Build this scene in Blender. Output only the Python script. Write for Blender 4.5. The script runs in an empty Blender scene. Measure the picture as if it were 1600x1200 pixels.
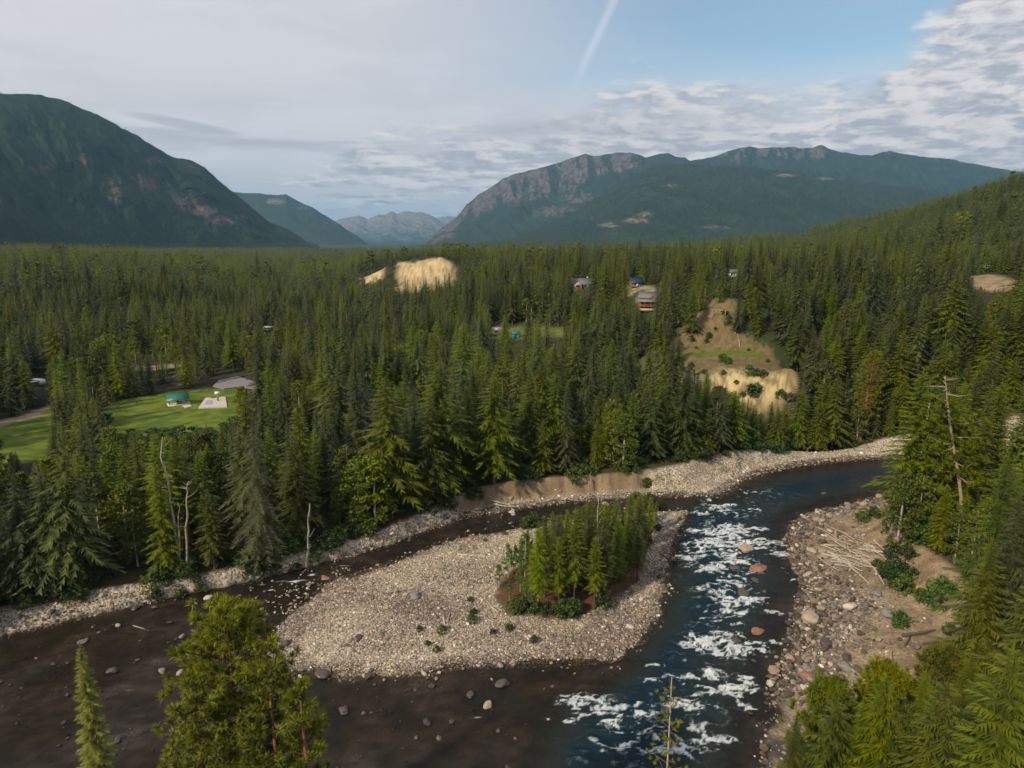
import bpy, math, random
import numpy as np
from mathutils import Vector, Matrix
R = math.radians
rng = np.random.default_rng(7)
random.seed(7)
sc = bpy.context.scene
COL = sc.collection

# ------------------------------------------------------------------ camera, sky, sun, exposure
CAMZ, PITCH, FPX = 65.0, R(12.0), 1067.0
cam_d = bpy.data.cameras.new('camera'); cam = bpy.data.objects.new('camera', cam_d); COL.objects.link(cam)
cam.location = (0, 0, CAMZ); cam.rotation_euler = (R(90) - PITCH, 0, 0)
cam_d.sensor_width = 36; cam_d.lens = 36 * FPX / 1600; cam_d.clip_start = 1; cam_d.clip_end = 90000
sc.camera = cam
cP, sP = math.cos(PITCH), math.sin(PITCH)
def ray(px, py):
    dx = (px - 800) / FPX; dy = (600 - py) / FPX
    return np.array([dx, cP + dy * sP, -sP + dy * cP])
def at_z(px, py, z=0.0):                      # point where the sight line meets a level plane
    d = ray(px, py); t = (z - CAMZ) / d[2]
    return np.array([d[0] * t, d[1] * t])
def at_dist(px, py, Y):                       # point at ground distance Y
    d = ray(px, py); t = Y / d[1]
    return np.array([d[0] * t, Y, CAMZ + d[2] * t])
def project(x, y, z):
    zc = z - CAMZ
    dep = y * cP - zc * sP
    dep = np.where(dep < 1, 1, dep)
    return 800 + FPX * x / dep, 600 - FPX * (y * sP + zc * cP) / dep, dep

SUN_AZ, SUN_EL = R(-136), R(35)               # azimuth from +Y (view direction), negative = left
sun_dir = Vector((math.sin(SUN_AZ) * math.cos(SUN_EL), math.cos(SUN_AZ) * math.cos(SUN_EL), math.sin(SUN_EL)))
sl = bpy.data.lights.new('sun', 'SUN'); sl.energy = 4.4; sl.angle = R(2.0); sl.color = (1.0, 0.86, 0.64)
so = bpy.data.objects.new('sun', sl); COL.objects.link(so)
so.rotation_euler = (-sun_dir).to_track_quat('-Z', 'Y').to_euler()

world = bpy.data.worlds.new("World"); sc.world = world; world.use_nodes = True
sc.view_settings.view_transform = 'Standard'; sc.view_settings.look = 'None'
sc.view_settings.exposure = 0.0; sc.view_settings.gamma = 1.0; sc.view_settings.use_curve_mapping = False
sc.cycles.max_bounces = 6; sc.cycles.diffuse_bounces = 2; sc.cycles.glossy_bounces = 2
sc.cycles.transmission_bounces = 4; sc.cycles.transparent_max_bounces = 8; sc.cycles.volume_bounces = 0
sc.cycles.use_denoising = True
sc.cycles.use_adaptive_sampling = True

class NT:
    """small helper for node trees"""
    def __init__(s, nt): s.nt = nt; nt.nodes.clear()
    def n(s, t, **k):
        x = s.nt.nodes.new(t)
        for a, b in k.items(): setattr(x, a, b)
        return x
    def put(s, sock, v):
        if v is None: return
        if isinstance(v, bpy.types.NodeSocket): s.nt.links.new(v, sock)
        else:
            try: sock.default_value = v
            except Exception: sock.default_value = (*v, 1.0)
    def m(s, op, a, b=None, c=None, clamp=False):
        x = s.n('ShaderNodeMath', operation=op, use_clamp=clamp)
        s.put(x.inputs[0], a); s.put(x.inputs[1], b)
        if c is not None: s.put(x.inputs[2], c)
        return x.outputs[0]
    def ss(s, v, a, b):                        # smoothstep
        x = s.n('ShaderNodeMapRange', interpolation_type='SMOOTHSTEP')
        s.put(x.inputs[0], v); s.put(x.inputs[1], a); s.put(x.inputs[2], b)
        x.inputs[3].default_value = 0; x.inputs[4].default_value = 1
        return x.outputs[0]
    def mix(s, f, a, b, blend='MIX'):
        x = s.n('ShaderNodeMix', data_type='RGBA', blend_type=blend)
        s.put(x.inputs[0], f); s.put(x.inputs[6], a); s.put(x.inputs[7], b)
        return x.outputs[2]
    def noise(s, vec, scale, detail=3, rough=.55, dist=0, typ='FBM'):
        x = s.n('ShaderNodeTexNoise')
        if vec is not None: s.put(x.inputs['Vector'], vec)
        x.inputs['Scale'].default_value = scale; x.inputs['Detail'].default_value = detail
        x.inputs['Roughness'].default_value = rough; x.inputs['Distortion'].default_value = dist
        return x.outputs[0]
    def sx(s, v, i):
        x = s.n('ShaderNodeSeparateXYZ'); s.put(x.inputs[0], v); return x.outputs[i]
    def xyz(s, x_, y_, z_=0.0):
        x = s.n('ShaderNodeCombineXYZ'); s.put(x.inputs[0], x_); s.put(x.inputs[1], y_); s.put(x.inputs[2], z_)
        return x.outputs[0]

def build_world():
    w = NT(world.node_tree)
    tc = w.n('ShaderNodeTexCoord'); gen = tc.outputs['Generated']
    sep = w.n('ShaderNodeSeparateXYZ'); w.put(sep.inputs[0], gen)
    X, Y, Z = sep.outputs
    sky = w.n('ShaderNodeTexSky', sky_type='NISHITA'); sky.sun_disc = False
    sky.sun_elevation = SUN_EL; sky.sun_rotation = SUN_AZ; sky.air_density = 1.0; sky.dust_density = 0.6; sky.ozone_density = 2.0
    zc = w.m('MAXIMUM', Z, 0.0)
    inv = w.m('DIVIDE', 1.0, w.m('ADD', zc, 0.07))
    P = w.xyz(w.m('MULTIPLY', X, inv), w.m('MULTIPLY', Y, inv), 0.0)
    az = w.m('ARCTAN2', X, Y)                  # 0 = view direction, positive right
    big = w.noise(P, 0.55, 3, .5)
    elw = w.m('ADD', zc, w.m('MULTIPLY', w.m('SUBTRACT', big, .5), .10))
    # clear patch, opening upwards to the right
    blue = w.m('MULTIPLY', w.ss(az, R(-14), R(16)), w.m('SUBTRACT', 1.0, w.m('MULTIPLY', w.ss(az, R(29), R(40)), .8)))
    blue = w.m('MULTIPLY', blue, w.ss(elw, .135, .225))
    streak = w.noise(w.xyz(w.m('MULTIPLY', X, w.m('MULTIPLY', inv, .6)), w.m('MULTIPLY', Y, w.m('MULTIPLY', inv, 1.6)), 3.0), 1.1, 4, .6, .4)
    veil = w.m('SUBTRACT', 1.0, w.m('MULTIPLY', blue, w.m('ADD', .58, w.m('MULTIPLY', streak, .45))), clamp=True)
    base = w.mix(w.ss(zc, 0.0, .16), (4.7, 4.95, 5.15), (5.5, 5.5, 5.85))
    base = w.mix(w.m('MULTIPLY', w.ss(az, R(-12), R(-40)), .7), base, (5.9, 5.75, 5.8))
    base = w.mix(w.m('MULTIPLY', w.m('SUBTRACT', streak, .35), .5), base, (6.6, 6.7, 7.1))
    skyc = w.mix(1.0, sky.outputs[0], (.95, 1.06, .98), 'MULTIPLY')
    col = w.mix(veil, skyc, base)
    # cellular cloud deck: right side and a band over the middle
    iv2 = w.m('DIVIDE', 1.0, w.m('ADD', zc, 0.15)); P2 = w.xyz(w.m('MULTIPLY', X, iv2), w.m('MULTIPLY', Y, iv2), 0.0)
    G3 = w.xyz(w.m('MULTIPLY', X, 9.0), w.m('MULTIPLY', Y, 9.0), w.m('MULTIPLY', Z, 30.0))
    n1 = w.m('ADD', w.m('MULTIPLY', w.noise(P2, 6.0, 6, .58, .3), .4), w.m('MULTIPLY', w.noise(G3, 1.5, 7, .6, .3), .6))
    n2 = w.noise(P, 1.0, 3, .5, .2)
    wob = w.m('MULTIPLY', w.m('SUBTRACT', n2, .5), .16)
    zz = w.m('ADD', zc, wob)
    edge = w.m('ADD', w.m('ADD', .145, w.m('MULTIPLY', w.ss(az, R(1), R(9)), .045)), w.m('MULTIPLY', w.ss(az, R(25), R(37)), .22))       # the deck reaches higher to the right
    cov = w.m('SUBTRACT', 1.0, w.ss(zz, w.m('SUBTRACT', edge, .07), w.m('ADD', edge, .06)))
    cov = w.m('MULTIPLY', cov, w.ss(w.m('ADD', az, w.m('MULTIPLY', w.m('SUBTRACT', n2, .5), .5)), R(-22), R(-8)))
    cov = w.m('MULTIPLY', cov, w.m('ADD', .25, w.m('MULTIPLY', w.ss(zz, .02, .09), .75)))
    fac = w.ss(w.m('ADD', n1, w.m('MULTIPLY', cov, .34)), .58, .78)
    fac = w.m('MULTIPLY', fac, w.ss(cov, .02, .35))
    off = w.n('ShaderNodeVectorMath', operation='ADD'); w.put(off.inputs[0], P2); off.inputs[1].default_value = (-.03, .05, 0)
    of2 = w.n('ShaderNodeVectorMath', operation='ADD'); w.put(of2.inputs[0], G3); of2.inputs[1].default_value = (.10, .0, .28)
    n3 = w.m('ADD', w.m('MULTIPLY', w.noise(off.outputs[0], 6.0, 6, .58, .3), .4), w.m('MULTIPLY', w.noise(of2.outputs[0], 1.5, 7, .6, .3), .6))
    shade = w.ss(w.m('SUBTRACT', n1, n3), -.09, .09)
    cc = w.mix(shade, (3.0, 3.2, 3.75), (7.5, 7.0, 6.6))
    cc = w.mix(.25, cc, (4.4, 4.55, 4.95))
    col = w.mix(w.m('MULTIPLY', fac, .92), col, cc)
    # a few flat grey stratus bars low over the middle
    Q = w.xyz(w.m('MULTIPLY', az, 2.2), w.m('MULTIPLY', zc, 22.0), 1.7)
    bars = w.ss(w.noise(Q, 1.3, 6, .58, .5), .47, .70)
    bars = w.m('MULTIPLY', bars, w.m('MULTIPLY', w.ss(zc, .03, .06), w.m('SUBTRACT', 1.0, w.ss(zc, .13, .21))))
    bars = w.m('MULTIPLY', bars, w.m('SUBTRACT', 1.0, w.ss(az, R(0), R(22))))
    col = w.mix(w.m('MULTIPLY', bars, .62), col, (3.2, 3.4, 3.9))
    soft = w.ss(w.noise(G3, .5, 5, .55, .4), .42, .66)
    col = w.mix(w.m('MULTIPLY', soft, w.m('MULTIPLY', w.m('SUBTRACT', 1.0, blue), .30)), col, (4.1, 4.1, 4.5))
    # one lens shaped bar over the left ridge
    lx = w.m('DIVIDE', w.m('SUBTRACT', az, R(-24.5)), R(4.6))
    ly = w.m('DIVIDE', w.m('ADD', w.m('SUBTRACT', zc, .140), w.m('MULTIPLY', w.m('SUBTRACT', az, R(-24.5)), .13)), .0075)
    lens = w.m('SUBTRACT', 1.0, w.ss(w.m('ADD', w.m('MULTIPLY', lx, lx), w.m('MULTIPLY', ly, ly)), .1, 1.0))
    col = w.mix(w.m('MULTIPLY', lens, .55), col, (3.0, 3.2, 3.7))
    # contrail
    a, b = Vector(ray(932, 60)).normalized(), Vector(ray(890, 150)).normalized()
    nn = a.cross(b).normalized(); mid = (b - a).normalized()
    d1 = w.n('ShaderNodeVectorMath', operation='DOT_PRODUCT'); w.put(d1.inputs[0], gen); d1.inputs[1].default_value = nn
    d2 = w.n('ShaderNodeVectorMath', operation='DOT_PRODUCT'); w.put(d2.inputs[0], gen); d2.inputs[1].default_value = mid
    dist = w.m('ABSOLUTE', w.m('ADD', d1.outputs['Value'], w.m('MULTIPLY', w.m('SUBTRACT', n1, .5), .006)))
    tr = w.m('SUBTRACT', 1.0, w.ss(dist, .0, .009))
    along = w.m('SUBTRACT', 1.0, w.ss(d2.outputs['Value'], mid.dot(a) + .01, mid.dot(b)))
    col = w.mix(w.m('MULTIPLY', w.m('MULTIPLY', tr, along), .32), col, (7.2, 7.3, 7.6))
    bg = w.n('ShaderNodeBackground'); w.put(bg.inputs[0], col); bg.inputs[1].default_value = 0.125
    out = w.n('ShaderNodeOutputWorld'); w.nt.links.new(bg.outputs[0], out.inputs[0])
build_world()
world.cycles.sampling_method = 'MANUAL'; world.cycles.sample_map_resolution = 512

# ------------------------------------------------------------------ numeric helpers
def hash2(ix, iy, s):
    h = (ix.astype(np.int64) * 374761393 + iy.astype(np.int64) * 668265263 + s * 1442695041) & 0xFFFFFFFF
    h = ((h ^ (h >> 13)) * 1274126177) & 0xFFFFFFFF
    h = h ^ (h >> 16)
    return (h & 0xFFFFFF) / float(0xFFFFFF)
def vnoise(x, y, s=0):
    ix = np.floor(x); iy = np.floor(y); fx = x - ix; fy = y - iy
    fx = fx * fx * (3 - 2 * fx); fy = fy * fy * (3 - 2 * fy)
    a = hash2(ix, iy, s); b = hash2(ix + 1, iy, s); c = hash2(ix, iy + 1, s); d = hash2(ix + 1, iy + 1, s)
    return (a * (1 - fx) + b * fx) * (1 - fy) + (c * (1 - fx) + d * fx) * fy
def fbm(x, y, o=4, s=0, g=.5):
    t = 0; a = 1; n = 0
    for i in range(o):
        t = t + a * vnoise(x * 2 ** i + 17.3 * i, y * 2 ** i - 9.1 * i, s + i); n += a; a *= g
    return t / n
def ridged(x, y, o=4, s=0):
    t = 0; a = 1; n = 0
    for i in range(o):
        t = t + a * (1 - np.abs(2 * vnoise(x * 2 ** i + 5.3 * i, y * 2 ** i, s + i) - 1)); n += a; a *= .5
    return t / n
def sst(v, a, b):
    t = np.clip((v - a) / (b - a), 0, 1); return t * t * (3 - 2 * t)
def inpoly(x, y, P):
    P = np.asarray(P); r = np.zeros(np.shape(x), bool)
    for i in range(len(P)):
        x0, y0 = P[i]; x1, y1 = P[i - 1]
        if y0 == y1: continue
        r ^= ((y0 > y) != (y1 > y)) & (x < (x1 - x0) * (y - y0) / (y1 - y0) + x0)
    return r
def sdist(x, y, P):                            # positive inside
    P = np.asarray(P); d = np.full(np.shape(x), 1e18)
    for i in range(len(P)):
        a = P[i]; b = P[i - 1]; e = b - a; L = (e @ e) + 1e-9
        t = np.clip(((x - a[0]) * e[0] + (y - a[1]) * e[1]) / L, 0, 1)
        d = np.minimum(d, (x - a[0] - t * e[0]) ** 2 + (y - a[1] - t * e[1]) ** 2)
    d = np.sqrt(d)
    return np.where(inpoly(x, y, P), d, -d)

# ------------------------------------------------------------------ the lie of the land
def Z(pts, z=0.0): return [at_z(a, b, z) for a, b in pts]
RIVER = np.array(
    [(-420, 60), (-300, 82), (-130, 93)] +
    Z([(-50, 1008), (0, 990), (60, 978), (130, 962), (200, 945), (290, 925), (350, 915), (400, 903), (470, 885), (540, 868),
       (600, 850), (660, 828), (720, 808), (780, 797), (840, 789), (900, 783), (1000, 774), (1100, 774), (1128, 771), (1142, 760),
       (1152, 750), (1200, 735), (1240, 727), (1300, 720), (1350, 716), (1400, 715), (1440, 716), (1560, 722)]) +
    [(170, 185), (230, 165), (330, 150), (330, 128), (220, 148), (165, 163)] +
    Z([(1480, 762), (1430, 762), (1385, 776), (1330, 790), (1285, 800), (1243, 816), (1236, 850), (1246, 880), (1262, 920), (1250, 960),
       (1240, 1000), (1225, 1040), (1212, 1080), (1205, 1133), (1195, 1200)]) +
    [(27, 66), (10, 60), (-30, 57), (-80, 55), (-160, 45), (-300, 30), (-420, 20)])
ISLAND = np.array(Z([(1076, 798), (1035, 799), (960, 806), (880, 815), (845, 820), (800, 829), (740, 839), (700, 850), (640, 872), (570, 893),
       (520, 908), (490, 930), (470, 950), (450, 975), (430, 1000), (413, 1022), (420, 1035), (450, 1042), (500, 1056), (560, 1057), (620, 1052),
       (675, 1046), (720, 1036), (800, 1034), (880, 1030), (950, 1028), (992, 1010), (1012, 985), (1026, 960), (1035, 920), (1040, 880),
       (1054, 840), (1070, 815)]))
# main deep channel of the river
DEEP = np.array(Z([(1055, 786), (1150, 765), (1240, 738), (1400, 722), (1560, 730)]) + [(165, 178), (330, 140), (170, 170)] +
       Z([(1420, 752), (1330, 770), (1240, 792), (1195, 830), (1205, 900), (1205, 960), (1185, 1040), (1165, 1133), (1150, 1200)]) + [(14, 66)] +
       Z([(860, 1200), (900, 1110), (985, 1060), (1040, 990), (1062, 900), (1072, 840)]))
# wooded ground on the far side: its front edge is the cut bank above the shingle
FOREST_FAR = np.array([(-700, 60), (-300, 92), (-140, 103)] +
    Z([(-60, 985), (0, 958), (100, 938), (200, 922), (300, 912), (380, 893), (440, 880), (520, 858), (600, 835), (660, 812)], 2.0) +
    Z([(720, 783), (760, 772), (830, 762), (900, 756), (1000, 750), (1060, 740), (1110, 728), (1170, 712), (1240, 697), (1300, 692), (1400, 692), (1560, 700)], 2.4) +
    [(260, 185), (420, 160), (9000, 100), (60000, 0), (60000, 80000), (-60000, 80000), (-60000, 0)])
# terrace on the right bank behind the sandy scarp
TERRACE = np.array(Z([(1500, 770)], 6) + Z([(1420, 790), (1388, 822), (1434, 852), (1469, 880), (1504, 912), (1517, 937), (1521, 966), (1517, 1007), (1500, 1045), (1450, 1080), (1380, 1120), (1290, 1190), (1230, 1290)], 7.0) +
    [(20, 42), (-40, 38), (-110, 32), (-300, 12), (-700, -60), (-700, -500), (900, -500), (900, 90), (330, 118), (190, 140), (150, 150)])
CTRL = []
def C(px, py, z): x, y = at_z(px, py, z); CTRL.append((x, y, z))
def CW(x, y, z): CTRL.append((x, y, z))
for a in [(-300, 980, 3), (-200, 960, 2.6), (0, 950, 2.6), (200, 918, 2.8), (400, 885, 2.8), (600, 825, 3), (700, 790, 3.6), (800, 757, 4.4), (1000, 738, 4.6), (1180, 703, 4), (1380, 685, 3.6),
          (50, 650, 4.6), (200, 650, 4.6), (330, 630, 4.6), (380, 600, 5), (150, 600, 5), (-200, 620, 5), (50, 800, 4), (300, 780, 3.8), (500, 650, 5), (700, 650, 5.4), (900, 650, 6),
          (500, 560, 7), (700, 560, 7), (300, 560, 6), (100, 560, 6.5), (-200, 540, 9), (500, 500, 9), (803, 525, 8), (700, 480, 14), (800, 480, 17), (900, 458, 30), (860, 520, 11), (950, 540, 10), (950, 500, 18),
          (1015, 490, 24), (1015, 466, 30), (750, 440, 28), (800, 412, 42), (900, 418, 40), (1000, 422, 39),
          (1100, 427, 38), (1200, 430, 38), (1300, 430, 44), (100, 450, 28), (0, 455, 28), (200, 450, 27), (280, 460, 20), (0, 405, 42), (100, 405, 42), (200, 406, 41), (290, 415, 28), (-200, 410, 44),
          (360, 425, 10), (430, 440, 8.5), (520, 435, 8.5), (500, 410, 8), (300, 403, 20), (550, 402, 7), (450, 400, 8), (350, 397, 10), (600, 394, 5), (450, 480, 9), (350, 480, 12), (250, 500, 12), (100, 500, 15),
          (1020, 588, 16.5), (1110, 577, 17), (1160, 574, 17.5), (1205, 582, 17), (1240, 596, 16), (1060, 582, 17), (1050, 612, 9), (1110, 634, 6.5), (1180, 645, 6), (1240, 645, 6), (1280, 620, 10), (990, 620, 8),
          (1100, 552, 18), (1180, 553, 18.5), (1050, 552, 18), (1110, 470, 37), (1110, 510, 27), (1180, 510, 28), (1040, 510, 22), (1240, 500, 30),
          (1300, 640, 6.5), (1300, 560, 17), (1300, 500, 27), (1400, 640, 9), (1450, 600, 16), (1400, 520, 26), (1540, 447, 32), (1560, 425, 46), (1500, 460, 30), (1500, 650, 10), (1500, 560, 24), (1600, 640, 14), (1600, 540, 30), (1800, 600, 34), (1800, 690, 14)]:
    C(*a)
for px, py, Y in [(560, 452, 650), (600, 453, 650), (640, 452, 655), (680, 449, 655), (720, 443, 660), (720, 420, 690), (706, 411, 690), (640, 411, 690), (615, 413, 690), (600, 419, 690), (566, 434, 690), (545, 436, 720), (640, 404, 760), (600, 410, 760)]:
    CTRL.append(tuple(at_dist(px, py, Y)))
def CY(px, Y, z): CTRL.append(((px - 800) / FPX * (Y * cP - (z - CAMZ) * sP), Y, z))
for a in [(1600, 420, 44), (1600, 600, 72), (1450, 600, 46), (1300, 600, 40), (1600, 1000, 142), (1500, 950, 93), (1400, 900, 63), (1300, 850, 45), (1220, 850, 40), (1800, 950, 200), (2100, 900, 280), (1800, 500, 80),
          (1330, 1600, 95), (1420, 1600, 120), (1270, 1500, 50), (1600, 1700, 150), (2000, 2000, 300), (1200, 1400, 20),
          (700, 950, 34), (900, 1000, 32), (1100, 1000, 34), (600, 1000, 9), (700, 1400, 12), (1000, 1600, 12), (100, 1100, 32), (-200, 1100, 36), (100, 1800, 14), (-200, 2000, 16),
          (300, 3000, 6), (600, 3200, 5), (900, 3000, 6), (0, 3200, 8), (1200, 3000, 20), (1600, 3500, 60), (0, 9000, 0), (600, 9000, 0), (1200, 9000, 0), (600, 30000, -20), (-600, 9000, 0), (2200, 9000, 0), (-600, 3000, 20)]:
    CY(*a)
# terrace of the right bank and the slope under the camera
for a in [(1500, 780, 7), (1420, 800, 6.6), (1450, 850, 7.2), (1540, 900, 8), (1550, 1000, 9), (1600, 1100, 11), (1600, 850, 9), (1700, 800, 9)]: C(*a)
for a in [(120, 110, 11), (90, 70, 13), (60, 60, 12), (30, 45, 13), (20, 25, 22), (0, 5, 32), (-40, 35, 8), (-60, 15, 18), (-150, 15, 8), (60, 20, 28), (150, 60, 22), (0, -60, 46), (-200, -100, 46), (200, -60, 60), (300, 90, 24), (-600, -200, 50), (600, -200, 90), (0, -600, 120), (-3000, -3000, 200), (3000, -3000, 200), (-5000, 500, 30), (5000, 500, 300), (700, 100, 60)]: CW(*a)
CT = np.array(CTRL)
def lp(x, y): 
    return np.arctan2(x, y + 0.0), np.log(np.sqrt(x * x + y * y + 400.0))
cu, cv = lp(CT[:, 0], CT[:, 1])
ph = lambda r: np.sqrt(r * r + .0009)
K_ = ph(np.hypot(cu[:, None] - cu[None], cv[:, None] - cv[None]))
Wt = np.linalg.solve(K_ + np.eye(len(CT)) * 1e-5, CT[:, 2] - 10.0)
def macro(x, y):
    u, v = lp(x, y); out = np.full(np.shape(x), 10.0)
    for i in range(len(CT)): out += Wt[i] * ph(np.hypot(u - cu[i], v - cv[i]))
    return out
VEG = np.array(Z([(765, 935), (790, 966), (860, 972), (925, 962), (965, 938), (1005, 905), (1016, 860), (1030, 815), (1010, 800), (960, 812), (900, 828), (830, 868), (785, 900)], 1.2))
def land(x, y):
    """ground height"""
    x = np.asarray(x, float); y = np.asarray(y, float)
    m = macro(x, y); D = np.hypot(x, y)
    bump = (fbm(x / 9, y / 9, 3, 3) - .5) * 1.0 * np.clip(D / 260, .25, 3) + (fbm(x / 60, y / 60, 3, 13) - .5) * np.clip((D - 250) / 90, 0, 5)
    near = (np.abs(x) < 460) & (y > -20) & (y < 330)
    h = m + bump * np.where(D > 60, 1, .6)
    fb = np.exp(-(((y - 672) / 22) ** 4)) * sst(x, -175, -160) * sst(x, -40, -55); h = h + fb * ((ridged(x / 26 + y / 30, y / 45, 4, 301) - .6) * 3 + (fbm(x / 3, y / 5, 4, 303) - .5) * 3.5)
    cb = np.exp(-(((x - 88) / 42) ** 4 + ((y - 247) / 14) ** 4)); h = h + cb * ((ridged(x / 9 + y / 14, y / 12, 4, 305) - .6) * 2.6 + (fbm(x / 1.8, y / 2.4, 4, 307) - .5) * 2.2)
    if near.any():
        xn, yn = x[near], y[near]; hm = h[near]
        wob = (fbm(xn / 2.2, yn / 2.2, 3, 21) - .5) * 1.6
        sr = -sdist(xn, yn, RIVER) + wob * .7      # >0 on land
        si = sdist(xn, yn, ISLAND) + wob * .9 + (fbm(xn / 5, yn / 5, 3, 77) - .5) * 6.5 * sst(xn, 4, -22)
        sf = sdist(xn, yn, FOREST_FAR) + (fbm(xn / 3.5, yn / 3.5, 3, 5) - .5) * 2.6
        st = sdist(xn, yn, TERRACE)
        fine = (fbm(xn / .9, yn / .9, 2, 31) - .5) * .16 + (fbm(xn / 4, yn / 4, 3, 41) - .5) * .5
        beach = np.minimum(.06 + .085 * np.maximum(sr, 0), 2.6) + fine
        gul = ridged(xn / 3.1, yn / 3.1, 3, 55)
        cutz = sst(xn, -15, -11) * sst(xn, 40, 34); sf2 = np.where(cutz > .5, sf + (gul - .6) * 1.0 + (fbm(xn / .8, yn / .8, 3, 57) - .5) * 1.2, sf * .28 + .1)
        t = np.maximum(sst(sf2, -1.4, .5), sst(st + (gul - .6) * 2.2, -7.5, .8))
        ld = beach * (1 - t) + hm * t + (gul - .6) * 1.2 * np.clip(4 * t * (1 - t), 0, 1) * sst(st, -9, -2)
        deep = sst(sdist(xn, yn, DEEP) + (fbm(xn / 5, yn / 5, 3, 88) - .5) * 5, -5, 8)
        bed = -np.minimum(.10 + .10 * np.maximum(-sr, 0), .30 + 1.5 * deep) + fine * .9 + (fbm(xn / 6, yn / 6, 3, 8) - .5) * .35 * (1 - deep)
        isl = np.minimum(.05 + .12 * np.maximum(si, 0), 1.25) + fine + .5 * sst(sdist(xn, yn, VEG), -2, 3)
        # messy shallow shingle at the downstream end
        w = bed * (1 - sst(si, -1.2, .6)) + isl * sst(si, -1.2, .6)
        w = np.where(si < 0, np.minimum(w, np.where(sr < 0, 10, 10)), w)
        inr = 1 - sst(sr, -1.0, .4)
        h[near] = np.where(st > .8, hm, ld * (1 - inr) + w * inr)
    return h
_T = np.geomspace(45, 6000, 2600)
def hit(px, py):
    d = ray(px, py); X = d[0] * _T; Y = d[1] * _T; Zr = CAMZ + d[2] * _T
    b = Zr - land(X, Y); k = np.nonzero(b < 0)[0]
    k = k[0] if len(k) else len(_T) - 1
    if k > 0:
        f = b[k - 1] / (b[k - 1] - b[k] + 1e-9); t = _T[k - 1] + (_T[k] - _T[k - 1]) * f
    else: t = _T[k]
    return np.array([d[0] * t, d[1] * t, CAMZ + d[2] * t])
def hits(pts): return np.array([hit(a, b)[:2] for a, b in pts])

# ------------------------------------------------------------------ object helpers
def tag(o, label=None, cat=None, group=None, kind=None):
    if label: o['label'] = label
    if cat: o['category'] = cat
    if group: o['group'] = group
    if kind: o['kind'] = kind
    return o
def mk_mesh(name, V, F, mats=(), fm=None, smooth=False, attrs=None, colattr=None):
    """V (n,3); F list of arrays of equal-length faces"""
    me = bpy.data.meshes.new(name); V = np.asarray(V, np.float32)
    me.vertices.add(len(V)); me.vertices.foreach_set('co', V.ravel())
    F = [np.asarray(f, np.int32) for f in F if len(f)]
    nl = sum(f.size for f in F); nf = sum(len(f) for f in F)
    me.loops.add(nl); me.polygons.add(nf)
    me.loops.foreach_set('vertex_index', np.concatenate([f.ravel() for f in F]))
    tot = np.concatenate([np.full(len(f), f.shape[1], np.int32) for f in F])
    st = np.concatenate([[0], np.cumsum(tot)[:-1]]).astype(np.int32)
    me.polygons.foreach_set('loop_start', st)
    try: me.polygons.foreach_set('loop_total', tot)
    except Exception: pass
    for m in mats: me.materials.append(m)
    if fm is not None: me.polygons.foreach_set('material_index', np.asarray(fm, np.int32))
    if smooth: me.polygons.foreach_set('use_smooth', np.ones(nf, bool))
    for k, v in (attrs or {}).items():
        a = me.attributes.new(k, 'FLOAT', 'POINT'); a.data.foreach_set('value', np.asarray(v, np.float32))
    for k, v in (colattr or {}).items():
        a = me.attributes.new(k, 'FLOAT_COLOR', 'POINT')
        v = np.concatenate([v, np.ones((len(v), 1))], 1); a.data.foreach_set('color', np.asarray(v, np.float32).ravel())
    me.update(); me.validate()
    return me
def link(name, me, parent=None, loc=(0, 0, 0), rz=0, sc_=1):
    o = bpy.data.objects.new(name, me); COL.objects.link(o)
    o.location = loc; o.rotation_euler = (0, 0, rz); o.scale = (sc_,) * 3 if np.isscalar(sc_) else sc_
    if parent: o.parent = parent
    return o
def grid_faces(nx, ny):
    i = np.arange(nx - 1)[None] + np.arange(ny - 1)[:, None] * nx; i = i.ravel()
    return np.stack([i, i + 1, i + 1 + nx, i + nx], 1)
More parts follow.
